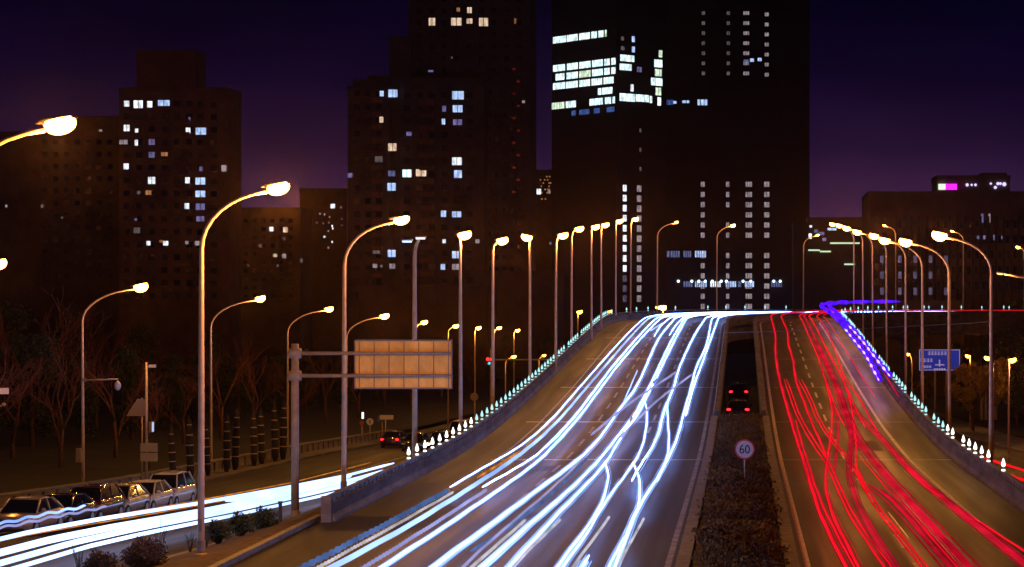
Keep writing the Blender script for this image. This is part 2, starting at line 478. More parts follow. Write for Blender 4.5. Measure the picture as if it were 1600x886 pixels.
# piers beneath the viaducts
def pier(s, off, label):
    p = P(s, off, -2.45); gz = g(p[1])-.3
    root = empty('viaduct_pier', (p[0], p[1], gz))
    mb = MB(); H = p[2]-gz
    mb.box((0, 0, (H-.8)/2), (1.5, 1.5, H-.8)); mb.build('shaft', M_CONC_D, root)
    mb = MB(); mb.add([(-.8,-.8,H-.8),(.8,-.8,H-.8),(.8,.8,H-.8),(-.8,.8,H-.8),(-2.8,-.8,H-.15),(2.8,-.8,H-.15),(2.8,.8,H-.15),(-2.8,.8,H-.15),(-2.8,-.8,H),(2.8,-.8,H),(2.8,.8,H),(-2.8,.8,H)],
        [(3,2,1,0),(0,1,5,4),(1,2,6,5),(2,3,7,6),(3,0,4,7),(4,5,9,8),(5,6,10,9),(6,7,11,10),(7,4,8,11),(8,9,10,11)]); mb.build('cap_beam', M_CONC_D, root)
    tag(root, label, 'pier', 'concrete piers under the viaduct bend')
for i, s in enumerate((288, 312, 336, 360, 384)):
    pier(s, 7.0, "%s concrete pier under the curving red trail viaduct, counted from the near end" % ORD[i])

# ------------------------------------------------------------------ retaining wall behind the parked cars
mb = MB()
ys = list(np.arange(60, 240, 3.0))
mb.sweep([[(-36.35, y, g(y)-.3), (-36.35, y, g(y)+.75), (-36.0, y, g(y)+.75), (-36.0, y, g(y)-.1)] for y in ys], True)
root = empty('roadside_wall', (-36.2, 60, g(60)))
w = mb.build('wall', mat("ochre_wall", (.30,.24,.17), .85, noise=.35, nscale=1.5, bump=.3, stretch=(1,.4,1))); w.parent = root; w.matrix_parent_inverse = Matrix.Translation(-Vector(root.location))
mb = MB(); mb.sweep([[(-36.45, y, g(y)+.753), (-36.45, y, g(y)+.87), (-35.9, y, g(y)+.87), (-35.9, y, g(y)+.753)] for y in ys], True)
w = mb.build('coping', M_CONC, root); w.matrix_parent_inverse = Matrix.Translation(-Vector(root.location))
mb = MB()
for y in np.arange(61, 239, 2.4): mb.box((-35.97, y, g(y)+.33), (.1, .22, .82))
w = mb.build('pilaster', M_CONC_D, root); w['kind'] = 'stuff'; w.matrix_parent_inverse = Matrix.Translation(-Vector(root.location))
tag(root, "long ochre roadside wall with pale coping behind the parked cars", 'wall')

# ------------------------------------------------------------------ street lamps
def lamp_light(name, parent, loc, power, color=SODIUM, r=.22, spot=True):
    spot = False
    ld = bpy.data.lights.new(name, 'SPOT' if spot else 'POINT'); ld.energy = power; ld.color = color; ld.shadow_soft_size = r
    if spot: ld.spot_size = math.radians(168); ld.spot_blend = .6
    o = bpy.data.objects.new(name, ld); C.objects.link(o); o.parent = parent; o.location = loc
    return o
LAMPN = [0]
def street_lamp(hpx, hpy, ppx, D, zb, label, group, power=1.0, scale=1.0, on='sodium', thick=.135, arms=None, tilt=.22):
    """head and pole from the photo at distance D; zb = ground height at its foot"""
    hx, hz = fx(hpx, D), fz(hpy, D); bx = fx(ppx, D)
    root = empty('street_lamp', (bx, D, zb))
    H = hz-zb; dx = hx-bx
    if abs(dx) < .25: dx = .25 if dx >= 0 else -.25
    sg = 1 if dx > 0 else -1
    arm = abs(dx)
    rise = min(1.9, max(.7, arm*.75))
    pts = [(0, 0, 0), (0, 0, .6), (0, 0, H*.5), (0, 0, H-rise-.15)]; rs = [thick, thick*.95, thick*.8, thick*.62]
    for k in range(1, 9):
        a = k/8*math.pi/2*.93
        pts.append((sg*(arm-.35*scale)*(1-math.cos(a))/(1-math.cos(math.pi/2*.93)), 0, H-rise-.15+rise*math.sin(a))); rs.append(thick*(.6-.025*k))
    mb = MB(); mb.tube(pts, rs, 10); mb.build('pole', M_POLE, root, True)
    mb = MB(); mb.lathe((0,0,0), [(thick*1.9, -.3), (thick*1.9, .06), (thick*1.2, .1), (thick*1.15, .5)], 10); mb.build('base', M_POLE_D, root)
    # cobra head: flattened housing, glowing bowl beneath
    R = Matrix.Rotation(-sg*tilt, 3, 'Y')
    c = Vector((dx, 0, H))
    mb = MB(); mb.ell(c+Vector((0,0,.04)), (.42*scale, .17*scale, .12*scale), 14, 6, -.05, 1.0, R); mb.tube([c+Vector((-sg*.55*scale,0,.02)), c+Vector((-sg*.2*scale,0,.05))], [.05*scale,.09*scale], 8)
    head = mb.build('lamp_head', M_POLE_D, root, True)
    mb = MB(); mb.ell(c-Vector((0,0,.02)), ((.36 if D < 110 else .42)*scale, .30*scale, (.24 if D < 110 else .32)*scale), 16, 10, -1.0, 0.45, R)
    mb.build('lens', G_SOD if on == 'sodium' else on, head, True)
    if power > 0:
        lamp_light('lamp_light', head, (dx, 0, H-.36*scale-.15), LAMP_W*power*random.uniform(.8, 1.25))
    root.rotation_euler = (random.uniform(-.004,.004), random.uniform(-.004,.004), random.uniform(-.06,.06))
    mb = MB(); mb.box((0,-thick*.85,1.0), (thick*.9,.04,.42)); mb.build('hatch', M_POLE_D, root)
    tag(root, label, 'street lamp', group)
    LAMPN[0] += 1
    return root

GL = 'tall curved street lamps along the white trail road'
left = [(434,292,314,75,-.05,3.4), (626,342,537,102,-.15,1.15), None,
        (727,366,720,140,g(140),1.0), (785,375,770,160,g(160),.8), (827,370,827.5,172,g(172),1.0), (879,367,868,190,g(190),.8),
        (905,357,893,213,g(213),1.0), (932,354,925,232,g(232),.9), (947,351,940,250,g(250),.9), (968,345,962,272,g(272),.8), (992,342,985,298,g(298),1.0)]
for i, L_ in enumerate(left):
    if L_ is None: continue
    hx_, hy_, px_, D, zb, pw = L_
    street_lamp(hx_, hy_, px_, D, zb, "%s tall glowing street lamp, counted from the camera, left of the white trail road" % ORD[i if i < 2 else i-1], GL, pw, 1.0 if D > 90 else 1.05, thick=.125 if D < 120 else .14)
# twin pale LED lamp
D = 130
root = empty('street_lamp', (fx(648, D), D, g(D)))
H = fz(372, D)-g(D)
mb = MB(); mb.tube([(0,0,0), (0,0,H*.5), (0,0,H-1.2), (.02,0,H-.7), (.12,0,H-.3), (.25,0,H-.12)], [.17,.14,.11,.1,.09,.08], 10); mb.build('pole', M_POLE, root, True)
for dx_, dz_ in ((-.43, -.1), (.33, .08)):
    mb = MB(); mb.box((dx_, 0, dz_+H), (.62, .34, .09)); hd = mb.build('lamp_head', M_POLE_D, root)
    mb = MB(); mb.box((dx_, -.02, dz_+H-.10), (.5, .3, .1)); mb.build('lens', glow("pale_led_panel", (.6,.8,1.0), 1.6), hd)
tag(root, "twin headed pale blue-white street lamp behind the beige sign board", 'street lamp')

# crest lamps standing on the outer side of the bend
crest = [(1057,347,1027,325, "amber headed street lamp in front of the lower left part of the dark tower"),
         (1145,352,1120,345, "street lamp starring alone in front of the dark tower's window columns"),
         (1277,367,1255,372, "small dim street lamp beside the right edge of the dark tower"),
         (1382,352,1400,388, "small street lamp head above the cluster on the right"),
         (1487,361,1505,402, "small street lamp just right of the brightest right-hand lamp")]
for hx_, hy_, px_, D, lb in crest:
    street_lamp(hx_, hy_, px_, D, 6.0 if D < 360 else 5.5, lb, 'street lamps around the viaduct bend', .8, .9 if hx_ in (1145,) else .62)
GR = 'tall street lamps along the red trail road'
right = [(1467,367,1548,125,g(125)), (1416,377,1484,148,g(148)), (1382,375,1441,171,g(171)), (1365,368,1415,201,g(201)),
         (1340,362,1386,225,g(225)), (1323,356,1364,250,g(250)), (1312,352,1349,275,g(275)), (1300,350,1334,300,g(300))]
for i, (hx_, hy_, px_, D, zb) in enumerate(right):
    street_lamp(hx_, hy_, px_, D, zb, "%s tall glowing street lamp, counted from the camera, right of the red trail road" % ORD[i], GR, 1.0 if i < 7 else .6, 1.0 if i < 6 else .9, thick=.13)
GF = 'street lamps behind the roadside wall'
front = [(223,448,130,134), (408,466,330,160), (514,482,449,191), (600,493,541,211), (663,503,650,240), (712,509,700,270), (748,512,742,300), (780,512,772,330), (809,516,803,360)]
for i, (hx_, hy_, px_, D) in enumerate(front):
    street_lamp(hx_, hy_, px_, D, g(D)+.1, "%s street lamp from the left in the low row beyond the wall" % ORD[i], GF, .9, 1.0 if i in (0,3) else .85, thick=.11)
# lamp whose glow enters at the left edge of the frame
street_lamp(97,193,-77,51.5,0, "nearest and highest street lamp glowing at the upper left, its pole outside the frame", None, 2.0, 1.0, thick=.125)
street_lamp(-3,411,-100,112,g(112)+.1, "street lamp half cut off by the left edge, its pole outside the frame", None, .9, 1.0, thick=.13)
# low distant lamps
def small_lamp(px, py, D, zb, label, scale=.8, power=.25, pole=True, ppx=None, grp='small distant street lamps'):
    ppx = px if ppx is None else ppx
    return street_lamp(px, py, ppx, D, zb, label, grp, power, scale, G_SODFAR, .09)
small_lamp(903,487,330,g(330), "small distant lamp below the curved lamp row, left of the crest", 1.0)
small_lamp(951,486,350,g(350), "small distant lamp beside the beaded parapet near the crest", .7, .2)
small_lamp(803,557,300,g(300), "small lamp hanging over a bare tree left of the beaded parapet", .8, ppx=790)
small_lamp(850,555,300,g(300), "small lamp at the tip of the long mast arm left of the parapet", .6, ppx=842)
small_lamp(1418,553,230,g(230), "small lamp left of the blue direction sign", .55, .15, ppx=1425)
small_lamp(1543,559,205,g(205), "small amber lamp just left of the nearest right pole", .75, .6, ppx=1552)
small_lamp(1580,562,170,g(170), "amber lamp on a thin curved pole at the far right edge", .72, .8, ppx=1576)
small_lamp(1512,556,260,g(260), "small amber lamp above the yellow leaved tree", .7, .5, ppx=1516)
small_lamp(1590,386,330,g(330), "single amber lamp high at the right edge", .8, .3, ppx=1600)
# double headed lamp right
D = 310; root = empty('street_lamp', (fx(1484, D), D, g(D)))
H = fz(512, D)-g(D)
mb = MB(); mb.tube([(0,0,0),(0,0,H+.1)], [.12,.08], 8); mb.tube([(-.8,0,H+.05),(.8,0,H+.05)], .05, 6); mb.build('pole', M_POLE, root, True)
for sx in (-1, 1):
    mb = MB(); mb.ell((sx*.82,0,H+.05), (.45,.3,.16), 12, 5, 0, 1); hd = mb.build('lamp_head', M_POLE_D, root, True)
    mb = MB(); mb.ell((sx*.82,0,H+.02), (.45,.3,.36), 12, 6, -1, .6); mb.build('lens', G_SOD, hd, True)
lamp_light('lamp_light', hd, (0,0,H-.6), LAMP_W*.6)
tag(root, "double headed street lamp between the blue sign and the viaduct edge", 'street lamp')
# pole with two lights standing in for car headlights at the crest
D = 420; root = empty('street_lamp', (fx(1036, D), D, g(D)))
H = fz(481, D)-g(D)
mb = MB(); mb.tube([(0,0,0),(0,0,H-.2)], [.12,.1], 8); mb.tube([(-1.0,0,H-.1),(.1,0,H-.1)], .06, 6); mb.build('pole', M_POLE, root, True)
for sx, s_ in ((-.95, .6), (0, 1.0)):
    mb = MB(); mb.ell((sx,0,H+.1), (.45*s_,.3,.16), 12, 5, 0, 1); hd = mb.build('lamp_head', M_POLE_D, root, True)
    mb = MB(); mb.ell((sx,0,H+.05), (.62*s_,.4,.55*s_), 12, 6, -1, .6); mb.build('lens', G_SOD, hd, True)
lamp_light('lamp_light', hd, (0,-.3,H-.7), LAMP_W*.5)
tag(root, "amber twin light standing in for car headlights over the crest above the white trails", 'street lamp')
# horizontal arm lamp at the right edge
D = 150; root = empty('street_lamp', (fx(1625, D), D, g(D)))
H = fz(437, D)-g(D)
mb = MB(); mb.tube([(0,0,0),(0,0,H-.1),(-.3,0,H+.05),(-1.5,0,H+.2),(-2.3,0,H+.36)], [.13,.1,.08,.06,.05], 8); mb.build('pole', M_POLE, root, True)
mb = MB(); mb.ell((-2.55,0,H+.42), (.33,.14,.08), 12, 5, 0, 1, Matrix.Rotation(.12,3,'Y')); hd = mb.build('lamp_head', M_POLE_D, root, True)
mb = MB(); mb.ell((-2.6,0,H+.40), (.22,.12,.08), 12, 5, -1, 0, Matrix.Rotation(.12,3,'Y')); mb.build('lens', glow("amber_small_lens",(1,.5,.15),4), hd, True)
lamp_light('lamp_light', hd, (-2.6,0,H+.2), LAMP_W*.5)
tag(root, "long armed street lamp reaching in from the right edge", 'street lamp')

# ------------------------------------------------------------------ small lights on the parapets
def parapet_lights():
    protos = {}
    def proto(kind, gm, hs):
        root = empty('parapet_light', (0,0,-50))
        mb = MB(); mb.lathe((0,0,0), [(.07,0),(.045,.03),(.03,.05),(.03,.16)], 8); mb.build('stem', M_DARK, root, True)
        mb = MB(); mb.lathe((0,0,.19), [(.02,0),(.075*hs,.03),(.09*hs,.10),(.07*hs,.20),(.035*hs,.30),(.012,.38)], 10); mb.build('shade', gm, root, True)
        mb = MB(); mb.lathe((0,0,.0), [(.04,.0),(.085*hs,.02),(.085*hs,.07),(.04,.09)], 10); mb.build('lower_reflection', gm, root, True)  # glowing disc standing in for the light's reflection below it
        return root
    a = proto('w', G_LEDW, 1.0); b = proto('c', G_LEDC, 1.0); c = proto('t', G_LEDC, 1.05)
    used = {}
    def put(src, p, lab, grp):
        if src.name not in used: o = src; used[src.name] = 1
        else: o = copy_tree(src)
        o.location = p; tag(o, lab, 'parapet light', grp); return o
    # outer edge of the white road
    s = 107.5; i = 0
    while s < 372:
        grp5 = (i % 6 == 5)
        if not grp5 or s < 190:
            src = a if s < 134 else b if s < 262 else c
            put(src, P(s, LE-.17, .97), "warm white teardrop light on the near end of the left parapet" if s < 134 else "cyan-white teardrop light on the climbing left parapet" if s < 262 else "tiny teal light on the outer parapet of the bend at the crest",
                'lights along the outer parapet of the white trail road')
        s += 2.75 if s < 262 else 3.9; i += 1
    s = 99.5; i = 0
    while s < 330:
        if i % 6 != 1:
            src = a if s < 129 else b
            put(src, P(s, RE+.17, .97), "warm white teardrop light on the near end of the right parapet" if s < 129 else "cyan-white teardrop light on the far right parapet and its bend",
                'lights along the right parapet')
        s += 3.0 if s < 262 else 5.0; i += 1
parapet_lights()

# ------------------------------------------------------------------ light trails (traffic light drawn out over the exposure)
def catmull(pts, sub=6):
    if len(pts) < 3: 
        out_ = []
        for i in range(len(pts)-1):
            for k in range(sub): t = k/sub; out_.append(tuple(a+(b-a)*t for a, b in zip(pts[i], pts[i+1])))
        return out_+[pts[-1]]
    p = [tuple(2*a-b for a, b in zip(pts[0], pts[1]))]+list(pts)+[tuple(2*a-b for a, b in zip(pts[-1], pts[-2]))]
    o_ = []
    for i in range(1, len(p)-2):
        for k in range(sub):
            t = k/sub
            o_.append(tuple(.5*((2*b)+(-a+c)*t+(2*a-5*b+4*c-d)*t*t+(-a+3*b-3*c+d)*t**3) for a, b, c, d in zip(p[i-1], p[i], p[i+1], p[i+2])))
    o_.append(p[-2]); return o_
def trail(pix, label, m, r=.075, h=.62, near=False, far=False, lat=None, send=345, group='white headlight trails', name='light_trail', pulse=0, jag=.008, smooth=15):
    """pix from near (bottom) to far (top); near: run on out of the frame; far: run on round the bend"""
    sp = [onroad(px, py, h) for px, py in pix]
    sp = sorted(sp, key=lambda q: q[0])
    if near:
        (s1, o1), (s2, o2) = sp[0], sp[1]
        k = (o2-o1)/max(1e-3, s2-s1); k = max(-.08, min(.08, k))
        sp = [(s1-12, o1-12*k)]+sp
    if far:
        l = sp[-1][1] if lat is None else lat
        s = max(sp[-1][0]+8, 248)
        if s < 262: sp.append((262, l))
        sp += [(q, l) for q in (275, 290, 305, 322, 340, 360, 385) if q < send]
    sp = catmull(sp, 6)
    ph = random.random()*9
    ss = []; oo = []
    for q_, o_ in sp:
        if ss and q_ <= ss[-1]+.02: continue
        ss.append(q_); oo.append(o_)
    n_ = max(6, int((ss[-1]-ss[0])/1.2)); us = np.linspace(ss[0], ss[-1], n_); uo = np.interp(us, ss, oo)
    if m in (G_TRAILR, R2): smooth = 21
    wn = min(smooth, (n_//4)*2+1)
    if wn >= 3:
        kk = np.hanning(wn+2)[1:-1]; kk /= kk.sum(); hf = wn//2
        pad = np.concatenate([2*uo[0]-uo[hf:0:-1], uo, 2*uo[-1]-uo[-2:-hf-2:-1]]); uo = np.convolve(pad, kk, 'valid')
    pts = [P(q_, o_+jag*math.sin(q_*.5+ph), h+jag*.8*math.sin(q_*.9+ph*2)) for q_, o_ in zip(us, uo)]
    rs = []
    if pulse:
        q = []; 
        for i in range(len(pts)-1):
            a, b = Vector(pts[i]), Vector(pts[i+1]); n = max(1, int((b-a).length/(pulse/4)))
            for k in range(n): q.append(a+(b-a)*k/n)
        q.append(Vector(pts[-1])); pts = q; acc = 0
        for i in range(len(pts)):
            if i: acc += (pts[i]-pts[i-1]).length
            rs.append(r*(.72+.28*math.cos(acc/pulse*2*math.pi)) if m is not G_VIOLET2 else r*max(.08, math.cos(acc/pulse*2*math.pi)))
    else:
        rs = [r]*len(pts)
    rs[0] *= .4; rs[-1] *= .4
    wide = m is R2
    core = .45 if m is G_TRAILW else .52 if m is G_TRAILR else .28 if wide else 1
    mb = MB(); mb.tube(pts, [q*core for q in rs], 6)
    o = mb.build(name, m, None, True); o.visible_shadow = False
    if len(pts) > 8 and m in (G_TRAILW, G_TRAILR, R2):
        # finer, dimmer lamp streaks beside the core, added to soften it like glow
        if m is G_TRAILW: subs = [(.8, -.5, .26, B2), (-.85, .25, .22, B2), (-1.7, .1, .10, B2), (1.9, -.2, .12, B2), (1.4, -1.0, .34, G_EDGE), (.2, -1.4, .34, G_EDGE)]
        elif m is G_TRAILR: subs = [(.9, -.3, .28, R2), (-.9, .3, .22, R3), (1.7, .1, .14, R2)]
        else: subs = [(k_*.42*1.0, random.uniform(-.5,.5), random.uniform(.10,.2), R2 if k_ % 2 else R3) for k_ in range(-4, 5) if k_]
        for dx_, dz_, f_, mm in subs:
            p2 = random.random()*6; a0 = random.randint(0, max(0, len(pts)//7)); a1 = len(pts)-random.randint(0, max(0, len(pts)//9))
            if far and not wide: a1 = len(pts)
            if near: a0 = 0
            if a1-a0 < 5: continue
            mb = MB(); mb.tube([(p[0]+r*dx_*(1+.10*math.sin(i_*.06+p2)), p[1], p[2]+r*dz_) for i_, p in enumerate(pts)][a0:a1], [q*f_ for q in rs][a0:a1], 5)
            sb = mb.build('streak', mm, o, True); sb.visible_shadow = False
    return tag(o, label, 'light trail', group)

R2 = G_TRAILR2; R3 = glow("tail_light_streak_faint_red", (.6, .008, .03), .5, False, .5, .3, (1,.5,1))
W = G_TRAILW; B2 = G_TRAILW2
trail([(480,883),(590,826),(700,766)], "segmented blue light trail, leftmost of those reaching the bottom of the road", G_TRAILB, .11, .9, near=True, pulse=.9)
trail([(497,886),(603,829),(708,769)], "beaded white light trail just right of the segmented blue trail", G_TRAILG, .06, .6, near=True, pulse=.5)
trail([(519,886),(643,819),(780,733),(830,696),(924,597),(990,521),(1012,499)], "long blue-white light trail right of the leftmost beaded trail, reaching the crest", B2, .085, .62, near=True, far=True)
trail([(703,761),(765,725),(830,684),(918,591),(983,519),(1007,497)], "thin bright trail that starts at the top of the segmented blue trail", W, .055, .68, far=True)
trail([(745,747),(812,705)], "short amber streak under the leftmost white trail, lower one", G_TRAILA, .06, .45, group='amber indicator streaks')
trail([(792,719),(806,710)], "tiny amber streak under the leftmost white trail, upper one", G_TRAILA, .05, .45, group='amber indicator streaks')
trail([(571,885),(665,827),(759,766)], "beaded lilac light trail, second beaded one from the left", G_TRAILL, .075, .6, near=True, pulse=.6)
trail([(754,761),(830,717),(865,686),(946,587),(979,547),(1025,498)], "bright trail rising from the top end of the lilac beaded trail", W, .075, .66, far=True)
trail([(596,886),(703,817),(830,729),(880,680),(953,587),(990,542),(1031,499)], "long white trail right of the lilac beaded trail, running to the crest", W, .07, .62, near=True, far=True)
trail([(676,886),(780,810),(836,768),(898,722),(940,680),(967,640),(995,603),(1028,531),(1050,503)], "thick white trail crossing under the middle of the left road's bottom edge", W, .085, .62, near=True, far=True)
trail([(724,885),(780,833),(860,765),(935,692),(962,655)], "thin lilac trail in the middle of the white trail road", G_TRAILL, .045, .8, near=True)
trail([(740,884),(782,846),(821,813)], "beaded grey trail with a blunt upper end in the middle lanes", G_TRAILG, .06, .6, near=True, pulse=.5)
trail([(754,886),(838,810),(887,768),(929,726),(963,684),(993,645),(1014,605),(1046,538),(1063,508)], "thick white middle trail bending at the lane change, left member of its pair", W, .085, .6, near=True, far=True)
trail([(796,885),(873,801),(940,731),(971,682),(998,645),(1018,605),(1050,540),(1068,506)], "thick white middle trail bending at the lane change, right member of its pair", W, .08, .6, near=True, far=True)
trail([(735,862),(790,828),(850,782),(905,730),(925,705)], "dim blue trail between the middle white trails", G_TRAILB, .06, .5)
trail([(801,885),(838,848),(875,812)], "beaded white trail right of the thick middle pair, blunt upper end", G_TRAILG, .06, .6, near=True, pulse=.5)
trail([(871,885),(920,819),(940,785),(950,750),(948,730),(945,722)], "hooked white trail whose upper end curls left, left one of two", W, .06, .6, near=True, smooth=3)
trail([(880,885),(925,822),(943,788),(985,731),(1003,699),(1010,665),(1011,643),(1008,628)], "S-shaped white trail joining the left hooked trail near its foot", W, .055, .62, near=True)
trail([(896,885),(925,845),(952,808)], "beaded white trail between the two hooked trails", G_TRAILG, .055, .6, near=True, pulse=.5)
trail([(911,884),(920,868)], "short thick white stub at the bottom edge between the hooked trails", W, .09, .6, near=True)
trail([(987,752),(1001,726),(1028,680),(1037,643),(1053,605),(1062,573),(1086,522),(1100,501)], "long white trail with a blunt lower end right of the hooked trails", W, .085, .62, far=True)
trail([(952,885),(985,819),(998,785),(999,750),(989,722)], "hooked white trail whose upper end curls left, right one of two", W, .06, .6, near=True, smooth=3)
trail([(961,885),(998,792),(1027,747),(1057,687),(1069,643),(1081,601),(1088,573),(1104,538),(1111,503)], "rightmost long white trail running from the bottom edge to the crest", W, .075, .62, near=True, far=True)
trail([(1027,752),(1043,712),(1045,682),(1043,650),(1043,629)], "thin bowed white trail beside the rightmost long trail", W, .05, .62)
trail([(1071,650),(1085,600),(1097,568),(1114,520),(1121,501)], "bright white trail doubling the rightmost long trail above its middle", W, .08, .62, far=True)
trail([(966,885),(985,848),(1006,810)], "beaded white trail right of the right hooked trail", G_TRAILG, .05, .6, near=True, pulse=.5)
trail([(923,680),(967,643),(1010,612),(1058,580)], "pale lilac trail crossing the others diagonally, upper of two", G_TRAILL, .075, .7)
trail([(968,684),(1011,640),(1045,612),(1081,585)], "pale lilac trail crossing the others diagonally, lower of two", G_TRAILL, .07, .7)
trail([(974,629),(985,604),(996,578)], "short pale branch beside the thick trail in the second lane", B2, .05, .7)
trail([(1022,526),(1033,508),(1042,501)], "short white trail under the crest between the left pair and middle pair", W, .07, .62, far=True)
trail([(1046,524),(1056,508),(1064,500)], "second short white trail under the crest, right of the middle pair", W, .07, .62, far=True)
trail([(1016,517),(1041,502)], "very short white dash just under the crest", B2, .07, .6)
trail([(1027,590),(1020,601)], "tiny violet spark beside a middle white trail", glow("violet_spark",(.12,.05,.9),.9), .06, .6)
trail([(984,660),(990,646),(996,636)], "amber fleck between the thick middle trails", G_TRAILA, .07, .6, group='amber indicator streaks')
trail([(850,671),(880,640),(900,618)], "faint amber streak along the left shoulder under the parapet", G_TRAILA, .03, .4, group='amber indicator streaks')
RG = 'red tail light trails'
R1 = G_TRAILR
trail([(1322,886),(1283,809),(1267,759),(1250,703),(1235,655),(1229,635),(1216,585),(1211,547),(1212,526),(1207,505)], "leftmost red trail reaching the bottom of the road", R1, .085, .85, near=True, far=True, group=RG)
trail([(1335,886),(1294,809),(1273,759),(1256,703),(1243,655)], "red trail hugging the right side of the leftmost red trail", R1, .05, .85, near=True, group=RG)
trail([(1382,886),(1329,809),(1306,759),(1290,724),(1267,690),(1245,650),(1237,629),(1225,592)], "red trail starting abruptly between the two left red trails", R1, .05, .85, near=True, group=RG)
trail([(1388,880),(1336,809),(1312,759),(1295,722),(1273,688),(1250,650),(1240,622),(1229,592)], "twin red trail beside the one that starts abruptly", R1, .05, .85, near=True, group=RG)
trail([(1294,722),(1283,692),(1265,653),(1256,627),(1243,595),(1239,562),(1231,537),(1231,520),(1224,504)], "second red trail from the left at the crest, ending at the crossing", R1, .085, .85, far=True, group=RG)
trail([(1440,886),(1379,809),(1352,770),(1333,730),(1298,688),(1273,650),(1267,631),(1247,592)], "long straight red trail crossing over the dashed lane line", R1, .05, .85, near=True, group=RG)
trail([(1447,884),(1386,809),(1358,770),(1338,730),(1303,688),(1278,650),(1272,631),(1252,592)], "red trail twin on the right of the one crossing the lane line", R1, .045, .85, near=True, group=RG)
trail([(1342,886),(1302,809),(1289,759),(1292,722),(1298,678),(1300,640),(1291,600),(1279,560),(1264,526),(1255,505)], "bow shaped red trail swinging left across the lane line", R1, .075, .85, near=True, far=True, group=RG)
trail([(1396,886),(1348,809),(1333,770),(1327,736),(1330,690),(1327,655),(1312,612),(1294,574),(1275,533),(1263,506)], "bow shaped dim red trail right of the lane line", R2, .10, .85, near=True, far=True, group=RG)
trail([(1500,874),(1429,794),(1390,751),(1348,698),(1319,644),(1305,600),(1288,560),(1271,526)], "broad crimson band in the right lane", R2, .17, .85, near=True, group=RG)
trail([(1356,772),(1337,732),(1338,701),(1335,669),(1331,644),(1327,620),(1313,585),(1294,551),(1275,512),(1270,503)], "bright red trail curling down the right lane and ending at the lane line", R1, .09, .85, far=True, group=RG)
trail([(1600,862),(1530,815),(1448,763),(1410,722),(1371,675),(1344,624),(1319,589),(1306,551),(1290,512),(1283,503)], "rightmost long red trail beside the solid white edge line", R1, .06, .85, near=True, far=True, group=RG)
trail([(1367,620),(1350,594),(1333,566),(1313,535),(1299,510)], "thin red trail right of the solid edge line in the outer lane", R1, .04, .85, far=True, group=RG)
trail([(1404,620),(1392,600),(1381,583)], "short thin red trail below the violet lights", R1, .04, .85, group=RG)
trail([(1482,886),(1408,797),(1375,765),(1354,755)], "dull red trail with a blunt upper end near the bottom of the right lane", R2, .12, .85, near=True, group=RG)
trail([(1565,852),(1436,748),(1386,694),(1344,651),(1322,622)], "crimson streak between the right lane band and the edge line", R2, .13, .85, near=True, group=RG)
trail([(1302,742),(1308,700),(1309,655),(1300,620)], "faint red streak inside the bow shaped trails", R2, .05, .8, group=RG)
trail([(1320,665),(1306,640),(1298,615),(1285,580)], "short red trail with its lower end beside the bow shaped trails", R1, .05, .9, group=RG)
trail([(1352,668),(1340,645),(1330,622),(1316,590)], "short red trail ending left of the solid edge line", R1, .05, .9, group=RG)
trail([(1490,880),(1420,800),(1380,757),(1342,712)], "red trail under the crimson band in the right lane", R1, .04, .8, near=True, group=RG)
trail([(1420,842),(1404,820),(1388,800)], "short amber glint near the bottom of the red road", G_TRAILA, .02, .7, group='amber indicator streaks')
VG = 'violet roof light trails'
trail([(1375,595),(1364,572),(1352,552),(1333,528),(1319,510),(1311,500)], "thick violet trail at the right edge, left one of two", G_VIOLET, .26, 2.0, far=True, lat=9.0, send=306, group=VG, pulse=7.0)
trail([(1392,587),(1377,570),(1363,552),(1342,524),(1325,506)], "thick violet trail beside the right parapet, right one of two", G_VIOLET, .24, 2.0, far=True, lat=9.9, send=306, group=VG, pulse=7.0)
trail([(1373,594),(1352,554),(1333,530),(1319,512)], "string of pale violet dots inside the left violet trail", G_VIOLET2, .10, 2.2, group=VG, pulse=7.0)
trail([(1390,587),(1363,553),(1342,526),(1325,508)], "string of pale violet dots inside the right violet trail", G_VIOLET2, .10, 2.2, group=VG, pulse=7.0)
# side road trails
def gtrail(pts, label, m, r, group, wob=0, sq=1.0):
    p = []; 
    for X, Y, h in catmull(pts, 8): p.append((X, Y, g(Y)+h))
    if wob:
        q = []
        for i in range(len(p)-1):
            a, b = Vector(p[i]), Vector(p[i+1]); n = max(1, int((b-a).length/.25))
            for k in range(n):
                c = a+(b-a)*k/n; c.z += wob*math.sin(c.y*2.4); q.append(c)
        p = q
    mb = MB(); mb.tube(p, [r*.5]+[r]*(len(p)-2)+[r*.5], 8, squash=sq)
    o = mb.build('light_trail', m, None, True); o.visible_shadow = False
    return tag(o, label, 'light trail', group)
FG = 'white trails on the side road'
T = G_TRAILF
gtrail([(-24.6,60,1.0),(-24.0,80,1.0),(-23.6,100,1.0),(-23.2,120,1.0),(-22.7,150,1.0)], "uppermost thick white trail on the side road", T, .075, FG)
gtrail([(-23.5,70,.75),(-23.3,85,.72),(-23.1,100,.72),(-22.9,120,.72),(-22.5,150,.7)], "broad white trail in the middle of the side road bundle", T, .12, FG)
gtrail([(-22.8,60,.65),(-22.7,75,.62),(-22.6,90,.62),(-22.4,110,.62),(-22.1,140,.6)], "broad white trail below the middle one on the side road", T, .10, FG)
gtrail([(-22.3,58,.55),(-22.2,70,.5),(-22.1,82,.5),(-21.9,105,.5),(-21.6,128,.5)], "lowest white trail on the side road, behind the round bushes", T, .07, FG)
gtrail([(-23.3,104,.95),(-23.1,118,.95),(-22.8,134,.95)], "short thick white trail on top of the bundle behind the sign post", T, .15, FG)
gtrail([(-25.2,74,1.2),(-25.4,82,1.25),(-25.6,90,1.3)], "small wavy pale blue trail in front of the parked cars", B2, .05, FG, wob=.035)
